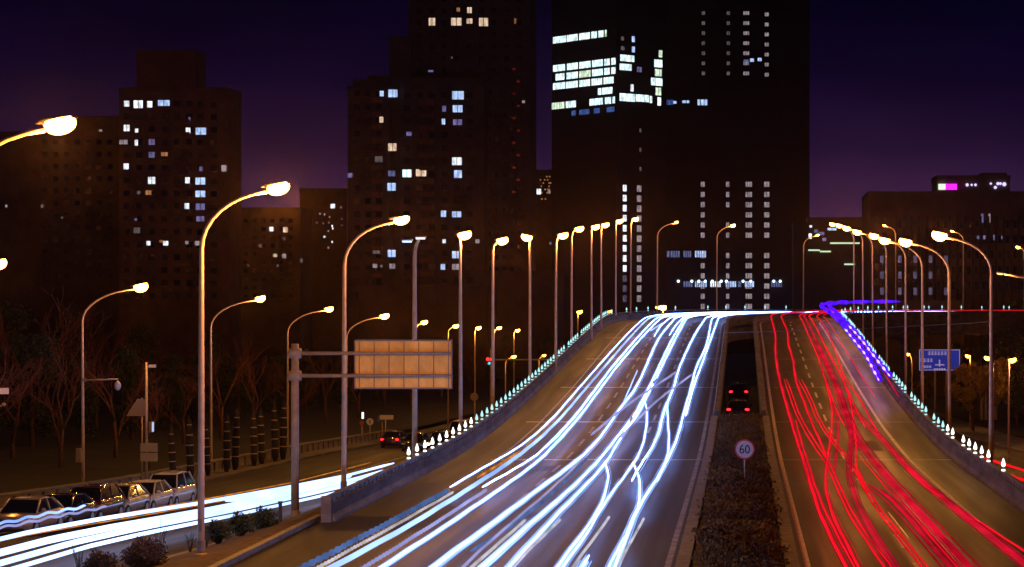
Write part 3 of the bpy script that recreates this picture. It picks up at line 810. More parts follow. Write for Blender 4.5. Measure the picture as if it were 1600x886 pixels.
gtrail([(-25.2,74,1.08),(-25.4,84,1.1),(-25.6,93,1.15)], "second small wavy pale trail in front of the parked cars", G_TRAILL, .045, FG, wob=.035)
gtrail([(-26.2,70,.5),(-26.0,90,.5),(-25.5,115,.5),(-25.2,140,.5)], "thin amber streak running past the parked cars, lower one", G_TRAILA, .025, 'amber indicator streaks')
gtrail([(-26.6,95,.6),(-26.2,125,.6),(-25.8,160,.6)], "thin amber streak running past the parked cars, farther one", G_TRAILA, .03, 'amber indicator streaks')
gtrail([(-25.0,188,.6),(-24.6,200,.6),(-24.2,214,.6)], "short white trail beside the distant cars on the side road", T, .1, FG)
gtrail([(18.6,110,.85),(17.9,130,.85),(17.3,150,.85),(16.2,185,.85)], "upper red trail on the right side road beyond the parapet", R1, .075, 'red trails on the right side road')
gtrail([(16.9,110,.8),(16.2,130,.8),(15.6,150,.8),(14.8,175,.8)], "lower red trail on the right side road beyond the parapet", R1, .085, 'red trails on the right side road')

# ------------------------------------------------------------------ cars
def car(name, label, loc, rz, paint, L_=4.3, Wd=1.78, H_=1.48, suv=False, lit=None, group=None):
    """nose towards -Y in its own frame"""
    root = empty(name, loc, rz)
    hw = Wd/2; gh = .24
    belt = .92 if not suv else 1.02
    hood = .86 if not suv else 1.0
    # stations: y from nose (-L/2) to tail
    yl = [-L_/2, -L_/2+.06, -L_/2+.35, -L_/2+1.05, -.55, .3, 1.2, L_/2-.55, L_/2-.08, L_/2]
    top = [hood-.26, hood-.14, hood-.05, hood+.02, belt, belt+.01, belt+.02, belt+.03, belt-.04, belt-.2]
    wid = [.84, .92, .97, 1, 1, 1, 1, .98, .93, .86]
    rings = []
    for y, t, w in zip(yl, top, wid):
        h = hw*w; lo = gh if abs(y) < L_/2-.2 else gh+.08
        rings.append([(-h*.92, y, lo), (-h, y, lo+.16), (-h, y, (lo+t)/2+.05), (-h*.97, y, t-.06), (-h*.86, y, t), (0, y, t+.03),
                      (h*.86, y, t), (h*.97, y, t-.06), (h, y, (lo+t)/2+.05), (h, y, lo+.16), (h*.92, y, lo)])
    mb = MB(); mb.sweep([list(reversed(r)) for r in rings], True); body = mb.build('body', paint, root, True)
    # cabin
    yb0, yt0, yt1, yb1 = (-L_/2+1.12, -L_/2+1.85, L_/2-1.1, L_/2-.35) if not suv else (-L_/2+1.1, -L_/2+1.65, L_/2-.7, L_/2-.22)
    bw, tw = hw*.9, hw*.70
    zt = H_
    bl = [(-bw, yb0, belt-.03), (bw, yb0, belt-.03), (bw, yb1, belt-.03), (-bw, yb1, belt-.03)]
    tl = [(-tw, yt0, zt-.06), (tw, yt0, zt-.06), (tw, yt1, zt-.07), (-tw, yt1, zt-.07)]
    mb = MB(); mb.add(bl+tl, [(0,1,5,4), (1,2,6,5), (2,3,7,6), (3,0,4,7), (4,5,6,7)]); mb.build('window', M_GLASS, root)
    # roof panel and pillars, slightly proud of the glass
    mb = MB()
    n = 5; vs = []
    for j in range(n+1):
        f = j/n; y = yt0-.03+(yt1-yt0+.06)*f; zc = zt-.03*(2*f-1)**2
        vs.append([(-tw-.02, y, zc-.06), (-tw*.7, y, zc-.012), (0, y, zc), (tw*.7, y, zc-.012), (tw+.02, y, zc-.06), (tw*.9, y, zc-.10), (-tw*.9, y, zc-.10)])
    mb.sweep([list(reversed(r)) for r in vs], True)
    for sx in (-1, 1):
        mb.tube([(sx*bw*1.0, yb0, belt-.02), (sx*(tw+.01), yt0, zt-.07)], .04, 6)
        mb.tube([(sx*bw*1.0, yb1, belt-.02), (sx*(tw+.01), yt1, zt-.07)], .055, 6)
        ym = (yt0+yt1)/2+.05
        mb.tube([(sx*(bw+.005), ym, belt-.02), (sx*(tw+.02), ym, zt-.08)], .035, 6)
    mb.build('roof', paint, root, True)
    for sx in (-1, 1):
        mb = MB(); mb.ell((sx*(hw+.08), yb0+.28, belt+.08), (.11, .07, .08), 10, 6); mb.build('mirror', paint, root, True)
        mb = MB(); mb.ell((sx*hw*.70, -L_/2+.10, hood-.20), (.23, .12, .085), 12, 6)
        mb.build('headlight', M_HLENS if not lit == 'front' else glow("lit_headlight", (.8,.95,1.0), 9.0), root, True)
        mb = MB(); mb.ell((sx*hw*.76, L_/2-.05, belt-.12), (.17, .08, .10), 12, 6)
        mb.build('tail_light', M_TLENS if not lit == 'rear' else glow("lit_tail_lamp", (1,.02,.03), 3.0), root, True)
        mb = MB(); mb.ell((sx*hw*.66, -L_/2+.05, gh+.2), (.10, .06, .07), 10, 6); mb.build('fog_lamp', M_HLENS, root, True)
        for y in (-L_/2+.85, L_/2-.82):
            mb = MB(); mb.tube([(sx*(hw-.2), y, .32), (sx*(hw+.01), y, .32)], .32, 18); wh = mb.build('wheel', M_TYRE, root)
            mb = MB(); mb.tube([(sx*(hw-.02), y, .32), (sx*(hw+.022), y, .32)], .2, 14); mb.build('rim', M_RIM, wh)
            for k in range(1): pass
        mb = MB(); mb.box((sx*(hw+.005), .0, belt-.22), (.03, .16, .03)); mb.build('door_handle', M_CHROME, root)
        mb = MB(); mb.tube([(sx*(bw+.012), yb0+.1, belt-.01), (sx*(bw+.012), yb1-.1, belt-.01)], .014, 5); mb.build('window_trim', M_CHROME, root)
    mb = MB()
    for k in range(4): mb.box((0, -L_/2-.01, hood-.34+k*.055), (hw*.9, .04, .02))
    mb.box((0, -L_/2+.0, hood-.25), (hw*.96, .03, .26)); mb.build('grille', M_DARK, root)
    mb = MB(); mb.box((0, -L_/2-.035, gh+.24), (.44, .02, .14)); mb.build('number_plate', M_PLATE, root)
    mb = MB(); mb.box((0, L_/2+.015, gh+.42), (.44, .02, .14)); mb.build('number_plate', M_PLATE, root)
    mb = MB(); mb.box((0, -L_/2+.02, gh+.08), (Wd*.8, .05, .1)); mb.build('lower_intake', M_DARK, root)
    mb = MB(); mb.box((0, 0, gh+.03), (Wd*.84, L_*.9, .12)); mb.build('underbody', M_DARK, root)
    return tag(root, label, 'car', group)
P_WHITE = mat("paint_white", (.62,.60,.57), .28, coat=.6); P_SILV = mat("paint_silver", (.42,.42,.43), .25, metal=.5, coat=.5)
P_BLACK = mat("paint_black", (.02,.02,.025), .2, coat=.8); P_PLUM = mat("paint_plum", (.07,.02,.025), .22, coat=.8)
P_GOLD = mat("paint_champagne", (.42,.34,.25), .28, metal=.4, coat=.5)
qc = [(92.3, P_GOLD, False, 1.46, "champagne saloon, nearest of the parked row and cut by the left edge"),
      (97.0, P_BLACK, False, 1.42, "small black saloon, second nearest of the parked row"),
      (101.6, P_PLUM, True, 1.62, "dark plum car with tall cabin, third of the parked row"),
      (106.2, P_SILV, False, 1.5, "silver hatchback between the dark plum car and the white saloon"),
      (110.8, P_WHITE, False, 1.5, "white saloon, second farthest of the parked row"),
      (115.4, P_WHITE, True, 1.75, "tall white off-road car with roof edge, farthest of the parked row")]
for D, pm, suv, hh, lb in qc:
    car('parked_car', lb, (-29.3+(D-92)*.0, D+2.1, g(D+2.1)+.02), math.radians(-5), pm, 4.2, 1.78, hh, suv, group='cars parked nose to tail by the wall')
car('parked_car', "dark car between the round sign and the lit headlamp on the side road", (fx(645,196), 198, g(198)+.02), math.radians(-4), P_BLACK, 4.3, 1.8, 1.5, group='distant cars on the side road')
car('car', "dark off-road car with one blazing headlamp beside the left parapet", (fx(686,190), 192, g(192)+.02), math.radians(-6), P_BLACK, 4.4, 1.85, 1.75, True, lit='front', group='distant cars on the side road')
car('car', "car with glowing red tail lights on the side road behind the sign poles", (fx(614,205), 207, g(207)+.02), math.radians(172), P_PLUM, 4.3, 1.8, 1.5, lit='rear', group='distant cars on the side road')
car('parked_car', "pale roofed van standing behind the blazing headlamp", (fx(712,225), 228, g(228)+.02), math.radians(-4), P_WHITE, 4.7, 1.9, 2.0, True, group='distant cars on the side road')
car('car', "dark car with red tail lights in the gap behind the median planting", (fx(1153,166), 168.4, -.1), math.radians(180), P_BLACK, 4.3, 1.75, 1.42, lit='rear', group='cars in the median gap')
car('car', "farther car in the median gap, mostly hidden, one red tail light showing", (fx(1154,202), 204, -.1), math.radians(180), P_PLUM, 4.3, 1.75, 1.5, lit='rear', group='cars in the median gap')
car('parked_car', "dark car under the yellow tree on the right side road", (fx(1478,215), 218, g(218)+.02), math.radians(5), P_BLACK, 4.4, 1.85, 1.6, True)

# ------------------------------------------------------------------ sign board gantry, poles, cameras, signs
D = 94.0; zb = -.62
root = empty('sign_gantry', (fx(461, D), D, zb))
H = fz(537, D)-zb
mb = MB(); mb.tube([(0,0,-.2),(0,0,H)], [.17,.155], 12); mb.build('post', M_POLE_D, root, True)
mb = MB(); mb.lathe((0,0,-.15), [(.4,0),(.4,.25),(.24,.3),(.2,.55)], 12); mb.build('base', M_POLE_D, root)
x1 = fx(704, D)-fx(461, D)
for py in (552, 587):
    z = fz(py, D)-zb
    mb = MB(); mb.tube([(-.3,0,z),(x1,0,z)], [.085,.06], 10); mb.build('arm', M_POLE_D, root, True)
    mb = MB(); mb.tube([(-.24,0,z),(.24,0,z)], .21, 12); mb.build('flange', M_POLE_D, root, True)
px0, px1 = fx(553, D)-fx(461, D), fx(706, D)-fx(461, D); pz0, pz1 = fz(608, D)-zb, fz(531, D)-zb
mb = MB(); mb.box(((px0+px1)/2, .16, (pz0+pz1)/2), (px1-px0, .04, pz1-pz0))
pan = mb.build('sign_panel', mat("amber_lit_sign_back", (.82,.50,.11), .55, metal=.0, noise=.22, nscale=1.1, stretch=(1,1,.6)), root)  # amber of the street lamps put into the panel's colour
mb = MB()
for k in range(7):
    x = px0+.2+(px1-px0-.35)*k/6; mb.box((x, .11, (pz0+pz1)/2), (.03, .05, pz1-pz0-.15))
for z in (pz0+.03, pz1-.03): mb.box(((px0+px1)/2, .115, z), (px1-px0, .05, .06))
for x in (px0+.02, px1-.02): mb.box((x, .115, (pz0+pz1)/2), (.05, .05, pz1-pz0-.13))
mb.build('panel_frame', mat("sign_rib", (.2,.17,.13), .6), pan)
tag(root, "cantilever road sign seen from behind, beige panel on two arms of a stout post", 'road sign')

# 60 sign in the median
D = 103.0; root = empty('speed_limit_sign', (fx(1163.5, D), D, .15)); zc = fz(702, D)-.15
mb = MB(); mb.tube([(0,.03,0),(0,.03,zc+.3)], .03, 8); mb.build('post', mat("sign_post_paint", (.28,.24,.12), .5), root, True)
def disc(name, r, y, th, m, parent, rin=None):
    mb = MB()
    if rin is None: mb.tube([(0,y,zc),(0,y+th,zc)], r, 32)
    else:
        n = 40; vs = []
        for rr, yy in ((r, y), (rin, y), (rin, y+th), (r, y+th)):
            for k in range(n): a = 2*math.pi*k/n; vs.append((rr*math.cos(a), yy, zc+rr*math.sin(a)))
        fs = []
        for q in range(4):
            for k in range(n): fs.append((q*n+k, q*n+(k+1) % n, ((q+1) % 4)*n+(k+1) % n, ((q+1) % 4)*n+k))
        mb.add(vs, fs)
    return mb.build(name, m, parent)
face = disc('sign_face', .385, 0, .012, mat("sign_white", (.42,.40,.39), .5), root)
disc('red_ring', .45, -.004, .016, mat("sign_red", (.42,.03,.02), .5), root, .38)
def glyph60(parent):
    mb = MB()
    def loop(cx, cz, rx, rz, th, a0=0, a1=360):
        n = 28; vs = []
        for k in range(n+1):
            a = math.radians(a0+(a1-a0)*k/n)
            for q in (1, -1):
                for yy in (-.008, -.002): vs.append((cx+(rx+q*th/2)*math.cos(a), yy, cz+(rz+q*th/2)*math.sin(a)))
        fs = []
        for k in range(n):
            b = k*4
            fs += [(b, b+4, b+6, b+2), (b+1, b+3, b+7, b+5), (b, b+1, b+5, b+4), (b+2, b+6, b+7, b+3)]
        mb.add(vs, fs)
    loop(.125, zc, .085, .165, .06)
    loop(-.12, zc-.075, .082, .09, .058)
    loop(-.02, zc-.04, .185, .235, .058, 105, 182)
    return mb.build('numerals', mat("sign_black", (.015,.015,.015), .5), parent)
glyph60(face)
tag(root, "round red-rimmed speed limit sign reading 60 in the median planting", 'speed sign')

def pole_thing(name, px, py_top, D, zb, r, label, cat, extra=None, grp=None):
    root = empty(name, (fx(px, D), D, zb)); H = fz(py_top, D)-zb
    mb = MB(); mb.tube([(0,0,-.1),(0,0,H)], [r, r*.8], 8); mb.build('post', M_POLE, root, True)
    if extra: extra(root, lambda x: fx(x, D)-fx(px, D), lambda y: fz(y, D)-zb)
    return tag(root, label, cat, grp)
def camera_arm(root, X, Z):
    mb = MB(); mb.tube([(0,0,Z(594)),(X(182),0,Z(592))], .045, 6); a = mb.build('arm', M_POLE, root, True)
    mb = MB(); mb.lathe((X(184),0,Z(606)), [(.03,.42),(.17,.34),(.2,.2),(.17,.05),(.08,-.05)], 12); mb.build('dome_camera', mat("camera_white", (.6,.58,.55), .4), root, True)
    mb = MB(); mb.box((X(125),0,Z(711)), (.26,.25,.75)); mb.build('control_box', M_POLE_D, root)
D = 132.0
root = empty('surveillance_camera_arm', (fx(130.5, D), D-.1, fz(594, D)))
mb = MB(); mb.tube([(0,0,0),(2.0,0,.06)], .05, 6); mb.build('arm', M_POLE, root, True)
mb = MB(); mb.lathe((1.98,0,-.52), [(.08,-.05),(.17,.05),(.2,.2),(.17,.34),(.03,.50)], 12); mb.build('dome_camera', mat("camera_white", (.6,.58,.55), .4), root, True)
mb = MB(); mb.tube([(0,.1,-.1),(0,.1,.12)], .16, 10); mb.build('clamp', M_POLE_D, root)
tag(root, "dome camera on a horizontal arm clamped to the first side road lamp pole", 'security camera')
mb = MB(); mb.box((fx(124, D), D-.1, fz(711, D)), (.28,.28,.8)); mb.box((fx(124, D)+.05, D-.25, fz(711, D)), (.2,.03,.6)); tag(mb.build('control_box', M_POLE_D), "grey control box strapped low on the first side road lamp pole", 'control box')
def boxpole(root, X, Z):
    mb = MB(); mb.box((X(238), 0, Z(572)), (.36,.3,.17)); mb.tube([(0,0,Z(573)),(X(236),0,Z(573))], .03, 6); mb.build('bullet_camera', mat("camera_white", (.6,.58,.55), .4), root)
    mb = MB(); mb.box((X(236), 0, Z(667)), (.2,.2,.62)); bx = mb.build('screen_box', M_POLE_D, root)
    mb = MB(); mb.box((X(239), -.01, Z(667)), (.07,.21,.56)); mb.build('lit_panel', glow("lit_box_panel",(.55,.65,1.0),.9), bx)
    for py in (699, 714):
        mb = MB(); mb.box((X(233.5), -.1, Z(py)), (.95,.25,.5)); mb.build('control_box', mat("beige_box", (.42,.36,.26), .6), root)
pole_thing('camera_pole', 229, 566, 135, g(135)+.3, .09, "slim pole with a small camera, a lit box and beige control boxes beyond the wall", 'camera pole', boxpole)
def tiltsign(root, X, Z):
    mb = MB()
    a = [(X(197),-.05,Z(650)), (X(226),-.05,Z(650)), (X(230),-.05,Z(624)), (X(215),-.05,Z(623))]
    mb.add(a+[(x, y+.06, z) for x, y, z in a], [(0,1,2,3),(7,6,5,4),(0,4,5,1),(1,5,6,2),(2,6,7,3),(3,7,4,0)]); mb.build('notice_board', mat("brown_board", (.22,.16,.11), .7), root)
pole_thing('notice_sign', 222, 622, 137, g(137)+.4, .05, "slanted brown board beside the camera pole beyond the wall", 'sign', tiltsign)
# camera at the left edge
D = 118.0
root = empty('camera_pole', (fx(-6, D), D, g(D))); H = fz(600, D)-g(D)
mb = MB(); mb.tube([(0,0,0),(0,0,H)], [.1,.09], 8); mb.build('post', M_POLE, root, True)
mb = MB(); mb.box((.45,-.2,H-.35), (.48,.7,.30), .35); mb.build('camera_housing', mat("camera_white", (.6,.58,.55), .4), root)
mb = MB(); mb.tube([(0,0,H-1.3),(.35,-.1,H-1.05)], .04, 6); mb.ell((.42,-.1,H-1.05), (.12,.12,.1)); mb.build('bracket', M_POLE_D, root, True)
tag(root, "white boxy camera peeking in at the left edge of the frame", 'security camera')
# round signs and small boards on the side road
def roundsign(px, py, D, r, label, col, base=None, inner=None):
    zb = g(D) if base is None else base
    root = empty('round_sign', (fx(px, D), D, zb)); z = fz(py, D)-zb
    mb = MB(); mb.tube([(0,.04,0),(0,.04,z+.2)], .04, 6); mb.build('post', M_POLE, root, True)
    mb = MB(); mb.tube([(0,0,z),(0,.03,z)], r, 20); f = mb.build('sign_face', col, root)
    if inner: 
        mb = MB(); mb.box((0,-.006,z), (r*.35,.008,r*1.1)); mb.build('symbol', inner, f)
    return tag(root, label, 'road sign', 'small signs on the side road')
roundsign(578, 659, 215, .33, "pale round sign with a dark bar beside the distant cars", mat("pale_sign", (.5,.5,.52), .5), inner=M_DARK)
roundsign(565, 661, 224, .22, "small reddish round sign left of the pale round sign", mat("red_sign", (.45,.08,.05), .5))
roundsign(741, 620, 240, .42, "round sign seen from behind on a lamp pole left of the parapet", mat("sign_back_orange", (.42,.30,.2), .5))
D = 220; root = empty('direction_board', (fx(604, D), D, g(D))); z = fz(652, D)-g(D)
mb = MB(); mb.tube([(-.1,.05,0),(-.1,.05,z)], .05, 6); mb.build('post', M_POLE, root, True)
mb = MB(); mb.box((0,0,z), (1.3,.04,.42)); mb.build('sign_face', mat("cream_board", (.5,.48,.36), .5), root)
tag(root, "oblong cream board on a post beside the sign gantry poles", 'road sign')
D = 222; root = empty('direction_board', (fx(592, D), D+2, g(D))); z = fz(657, D)-g(D)
mb = MB(); mb.tube([(0,.05,0),(0,.05,z)], .05, 6); mb.build('post', M_POLE, root, True)
mb = MB(); mb.box((0,0,z), (.9,.04,.6)); mb.build('sign_face', mat("blue_board", (.06,.07,.22), .5), root)
tag(root, "small dull blue board left of the oblong cream board", 'road sign')
# white post light
D = 214; mb = MB(); mb.tube([(0,0,0),(0,0,1.7)], .05, 8); root = empty('post_light', (fx(564, D), D+1, g(D))); mb.build('post', M_POLE_D, root)
mb = MB(); mb.box((0,0,fz(650,D)-g(D)), (.18,.18,.6)); mb.build('lamp', glow("cool_tube", (.6,.75,1.0), 2.0), root)
tag(root, "slim white glowing post light left of the pale round sign", 'post light')
# traffic light
D = 255; zb = g(D); root = empty('traffic_light', (fx(768, D), D, zb)); H = fz(545, D)-zb
mb = MB(); mb.tube([(0,0,0),(0,0,H)], [.2,.16], 8); mb.build('post', M_POLE, root, True)
mb = MB(); mb.tube([(0,0,fz(562,D)-zb),(fx(862,D)-fx(768,D),0,fz(562,D)-zb)], .09, 6); mb.build('arm', M_POLE, root, True)
zt_ = fz(564, D)-zb
mb = MB(); mb.box((-.2,-.2,zt_), (.95,.3,.95)); hs = mb.build('signal_housing', M_DARK, root)
mb = MB(); mb.tube([(-.38,-.40,zt_+.2),(-.38,-.34,zt_+.2)], .17, 12); mb.build('lamp', glow("signal_red", (1,.02,.02), 4.0), hs)
mb = MB(); mb.tube([(.0,-.40,zt_+.2),(.0,-.34,zt_+.2)], .17, 12); mb.build('lamp', glow("signal_red", (1,.02,.02), 4.0), hs)
mb = MB(); mb.tube([(-.2,-.40,zt_-.25),(-.2,-.34,zt_-.25)], .16, 12); mb.build('lamp', glow("signal_teal", (.08,.5,.6), 1.5), hs)
tag(root, "traffic light showing two reds with a long mast arm left of the beaded parapet", 'traffic light')
# blue direction sign right
D = 290; zb = g(D); cx = 1460; root = empty('direction_sign', (fx(cx, D), D, zb))
X = lambda x: fx(x, D)-fx(cx, D); Z = lambda y: fz(y, D)-zb
for p_ in (1461, 1479):
    mb = MB(); mb.tube([(X(p_),.1,0),(X(p_),.1,Z(560))], .12, 8); mb.build('post', M_POLE, root, True)
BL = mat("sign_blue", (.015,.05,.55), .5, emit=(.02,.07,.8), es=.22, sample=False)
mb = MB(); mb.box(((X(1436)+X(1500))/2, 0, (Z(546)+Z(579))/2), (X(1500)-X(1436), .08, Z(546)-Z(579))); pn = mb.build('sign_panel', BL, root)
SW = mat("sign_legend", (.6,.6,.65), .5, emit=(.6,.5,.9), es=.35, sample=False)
mb = MB()
mb.box((X(1468),-.06,(Z(562)+Z(573))/2), (.16,.02,Z(562)-Z(573))); mb.box(((X(1461)+X(1475.5))/2,-.066,Z(570)), (X(1475.5)-X(1461),.02,.16))
mb.build('junction_arrow', SW, pn)
mb = MB()
def strokes(x0, x1, ya, yb, n):
    # rows of small brush-stroke characters, as far as the photo shows them
    for i in range(n):
        a = x0+(x1-x0)*i/n; w_ = (x1-x0)/n*.78
        for k in range(3):
            yy = ya+(yb-ya)*(k+.5)/3; mb.box((X(a+w_/2),-.06,Z(yy)), (X(a+w_)-X(a), .02, .07))
        mb.box((X(a+w_*random.choice((.3,.5,.7))),-.064,Z((ya+yb)/2)), (.07,.02,Z(ya)-Z(yb)))
strokes(1450, 1480, 549, 555, 6); strokes(1438, 1458, 560, 566, 4); strokes(1439, 1456, 571, 575, 4); strokes(1459, 1478, 575.5, 578, 5)
mb.build('lettering', SW, pn)
mb = MB()
x0_, x1_, z0_, z1_ = X(1436), X(1500), Z(579), Z(546)
for z in (z0_+.06, z1_-.06): mb.box(((x0_+x1_)/2,-.055,z), (x1_-x0_-.06,.02,.08))
for x in (x0_+.06, x1_-.06): mb.box((x,-.059,(z0_+z1_)/2), (.08,.02,z1_-z0_-.06))
mb.build('border', SW, pn)
tag(root, "blue road direction sign with white T-junction arrow beyond the right parapet", 'road sign')

# overhead cable across the road, strung between two lamp poles
mb = MB(); pts = []
x0_, y0_, x1_, y1_ = fx(893, 213), 213, fx(1548, 125), 125
for k in range(41):
    t = k/40; x = x0_+(x1_-x0_)*t; y = y0_+(y1_-y0_)*t; z0_ = fz(517, 213); z1_ = fz(503, 125)
    pts.append((x, y, z0_+(z1_-z0_)*t-.9*4*t*(1-t)*.4))
mb.tube(pts, .018, 5); tag(mb.build('overhead_cable', M_DARK), "thin black cable sagging across the road below the crest", 'cable')

# ------------------------------------------------------------------ vegetation
def leafblob(n, cen, rad, size, squash=1.0, shell=.55, mb=None, flat=False):
    mb = mb or MB()
    c = np.array(cen); r = np.array(rad)
    d = rng.normal(size=(n, 3)); d /= np.linalg.norm(d, axis=1)[:, None]
    rr = shell+(1-shell)*rng.random(n)
    lum = 1+.16*np.sin(d[:, 0]*5+d[:, 2]*4+cen[0]*3)+.12*np.sin(d[:, 1]*7+cen[1]*2)
    p = c+d*r*(rr*lum)[:, None]
    a = rng.normal(size=(n, 3)); a /= np.linalg.norm(a, axis=1)[:, None]
    b = np.cross(a, rng.normal(size=(n, 3))); b /= np.linalg.norm(b, axis=1)[:, None]
    sz = size*(.6+.8*rng.random(n))[:, None]
    q0 = p+a*sz; q1 = p+b*sz*.55; q2 = p-a*sz; q3 = p-b*sz*.55
    vs = np.stack([q0, q1, q2, q3], 1).reshape(-1, 3)
    base = len(mb.v); mb.v += [tuple(v) for v in vs.tolist()]; mb.f += [(base+4*i, base+4*i+1, base+4*i+2, base+4*i+3) for i in range(n)]
    return mb
# median planting: irregular ragged low hedge
mb = MB()
for y in np.arange(52, 151, .55):
    wv = .18*math.sin(y*1.3)+.12*math.sin(y*3.1)
    for x in (-1.05, -.45, .15, .75):
        leafblob(int((70 if y < 110 else 40)*random.uniform(.5,1.2)), (x+wv+random.uniform(-.15,.15), y+random.uniform(-.2,.2), zr(y)+.25+random.choice((0,0,.1,.25))*random.random()+.1*math.sin(y*.37+x)), (.42,.42,.26+.08*math.sin(y*.9)), .07, mb=mb, shell=.3)
tag(mb.build('ground_cover', M_LEAF_B), "brownish ragged low planting filling the median between the kerbs", 'planting', kind='stuff')

def bush(px, py, D, rad, zbase, label, m=M_LEAF_D, n=3500, size=.045):
    x = fx(px, D)
    root = empty('bush', (x, D, zbase)); zc_ = fz(py, D)-zbase
    mb = MB(); leafblob(int(n), (0,0,zc_), (rad, rad*.9, rad*.82), size, shell=.5, mb=mb)
    mb.build('foliage', m, root)
    mb = MB()
    for k in range(5):
        a = k*1.26; mb.tube([(0,0,-.05), (.1*math.cos(a),.1*math.sin(a),zc_*.4), (rad*.55*math.cos(a),rad*.55*math.sin(a),zc_)], [.04,.03,.012], 5)
    mb.build('stem', M_BARK, root, True)
    return tag(root, label, 'bush', 'round clipped bushes on the verge')
def vz(x, y):
    t = (x+19.3)/(19.3-16.2); return g(y)+.12+(0-g(y))*max(0, min(1, t))
for px, py, D, r_, lb, m_ in ((158,882,72,.55,"half hidden round bush at the very bottom left", M_LEAF_R), (229,868,73.5,.72,"largest round bush, purplish, at the bottom edge left of the tall pole", M_LEAF_R),
        (341,829,80,.45,"small round bush right of the nearest tall pole", M_LEAF_D), (378,818,82.5,.50,"round bush in the middle of the dark trio on the verge", M_LEAF_D), (414,810,85.5,.52,"rightmost round bush of the dark trio beside the sign post", M_LEAF_D)):
    x = fx(px, D); bush(px, py, D, r_, vz(x, D), lb, m_, 5200 if r_ > .6 else 3200, .04)
mb = MB(); D = 88; x = fx(438, D); mb.box((0,0,.42), (.12,.12,.95)); mb.box((0,0,.92), (.16,.16,.06))
tag(mb.build('bollard', M_DARK, loc=(x, D, vz(x, D))), "short dark square post at the right end of the clipped bushes", 'bollard')

def bare_sapling(px, D, hgt, label, seed):
    random.seed(seed); x = fx(px, D); zb = vz(x, D) if x > -19.3 else g(D)
    root = empty('bare_shrub', (x, D, zb)); mb = MB()
    for k in range(7):
        a = random.uniform(0, 6.28); l = hgt*random.uniform(.7, 1); w_ = random.uniform(.15,.4)*hgt*.6
        p = [(0,0,0)]
        for j in range(1, 5): t = j/4; p.append((w_*math.cos(a)*t**1.3+random.uniform(-.03,.03), w_*math.sin(a)*t**1.3, l*t))
        mb.tube(p, [.022,.016,.012,.008,.004], 4)
        q = p[2]; mb.tube([q, (q[0]+random.uniform(-.2,.2), q[1], q[2]+l*.3)], [.01,.004], 4)
    mb.build('stem', M_DARK, root)
    return tag(root, label, 'shrub', 'bare shrubs on the verge')
bare_sapling(122, 71.5, 1.3, "bare twiggy shrub left of the largest round bush", 3)
bare_sapling(250, 77, 1.5, "bare forked shrub rising behind the largest round bush", 5)
bare_sapling(297, 78, .8, "low bare twigs just left of the nearest tall pole", 8)
bare_sapling(322, 79, .9, "small bare shrub touching the nearest tall pole", 9)

def make_bare_tree(seed, H=9.0, leaves=None, nleaf=0, lsize=.1, levels=5, spread=.55, bark=M_BARK):
    random.seed(seed)
    root = empty('bare_tree' if not leaves else 'leafy_tree', (0,0,0))
    tr = MB(); tw = MB(); tips = []
    def grow(p, d, l, r, lev):
        q = p+d*l*.5+Vector((random.uniform(-1,1),random.uniform(-1,1),0))*l*.05; e = q+(d+Vector((random.uniform(-.12,.12),random.uniform(-.12,.12),.06)))*l*.5
        (tr if lev < 2 else tw).tube([p, q, e], [r, r*.85, r*.68], 6 if lev < 2 else 4 if lev < 3 else 3, cap=lev < 2)
        if lev >= levels: tips.append(e); return
        if lev >= levels-2: tips.append(q)
        n = 3 if lev < 3 else random.choice((2,3,3))
        for k in range(n):
            a = random.uniform(0, 6.28) if lev else k*2.1+random.uniform(-.4,.4)
            nd = (d+Vector((math.cos(a), math.sin(a), random.uniform(-.1,.3)))*spread*random.uniform(.7,1.3)).normalized()
            grow(e if k < 2 else q, nd, l*random.uniform(.62,.82), r*.6, lev+1)
    grow(Vector((0,0,0)), Vector((0,0,1)), H*.3, H*.017, 0)
    tr.build('trunk', bark, root, True); tw.build('branches', M_TWIG if not leaves else bark, root)
    if leaves:
        mb = MB()
        per = max(1, nleaf//max(1, len(tips)))
        for t in tips: leafblob(per, tuple(t), (H*.055,)*3, lsize, shell=.1, mb=mb)
        mb.build('crown', leaves, root)
    return root
protos = [make_bare_tree(11, 9.5), make_bare_tree(23, 8.5), make_bare_tree(37, 10.5, spread=.45)]
used = set()
def place(protos_, k, x, y, z, sc_, rz, lb, cat, grp):
    o = protos_[k] if (id(protos_), k) not in used else copy_tree(protos_[k])
    used.add((id(protos_), k)); o.location = (x, y, z); o.scale = (sc_,)*3; o.rotation_euler = (0, 0, rz); return tag(o, lb, cat, grp)
random.seed(5)
tl = [(95,150,.95),(20,160,1.15),(180,165,.9),(232,152,.7),(285,190,.95),(345,205,1.0),(395,225,1.05),(455,240,1.1),(510,262,1.05),(560,285,1.1),(600,330,1.2),(640,345,1.2),(690,380,1.3),(735,400,1.3),(60,215,1.5),(150,230,1.4),(250,260,1.4),(-40,140,1.0)]
for i, (px, D, s_) in enumerate(tl):
    place(protos, i % 3, fx(px, D), D, g(D)+.4, s_, i*1.3, "bare branching reddish tree beyond the wall, %s of the row from the left" % (["fourth","second","seventh","eighth","tenth","eleventh","twelfth","thirteenth","fourteenth","fifteenth","sixteenth","seventeenth","eighteenth","last","third","fifth","ninth","first"][i]), 'tree', 'bare trees beyond the wall')
ever = []
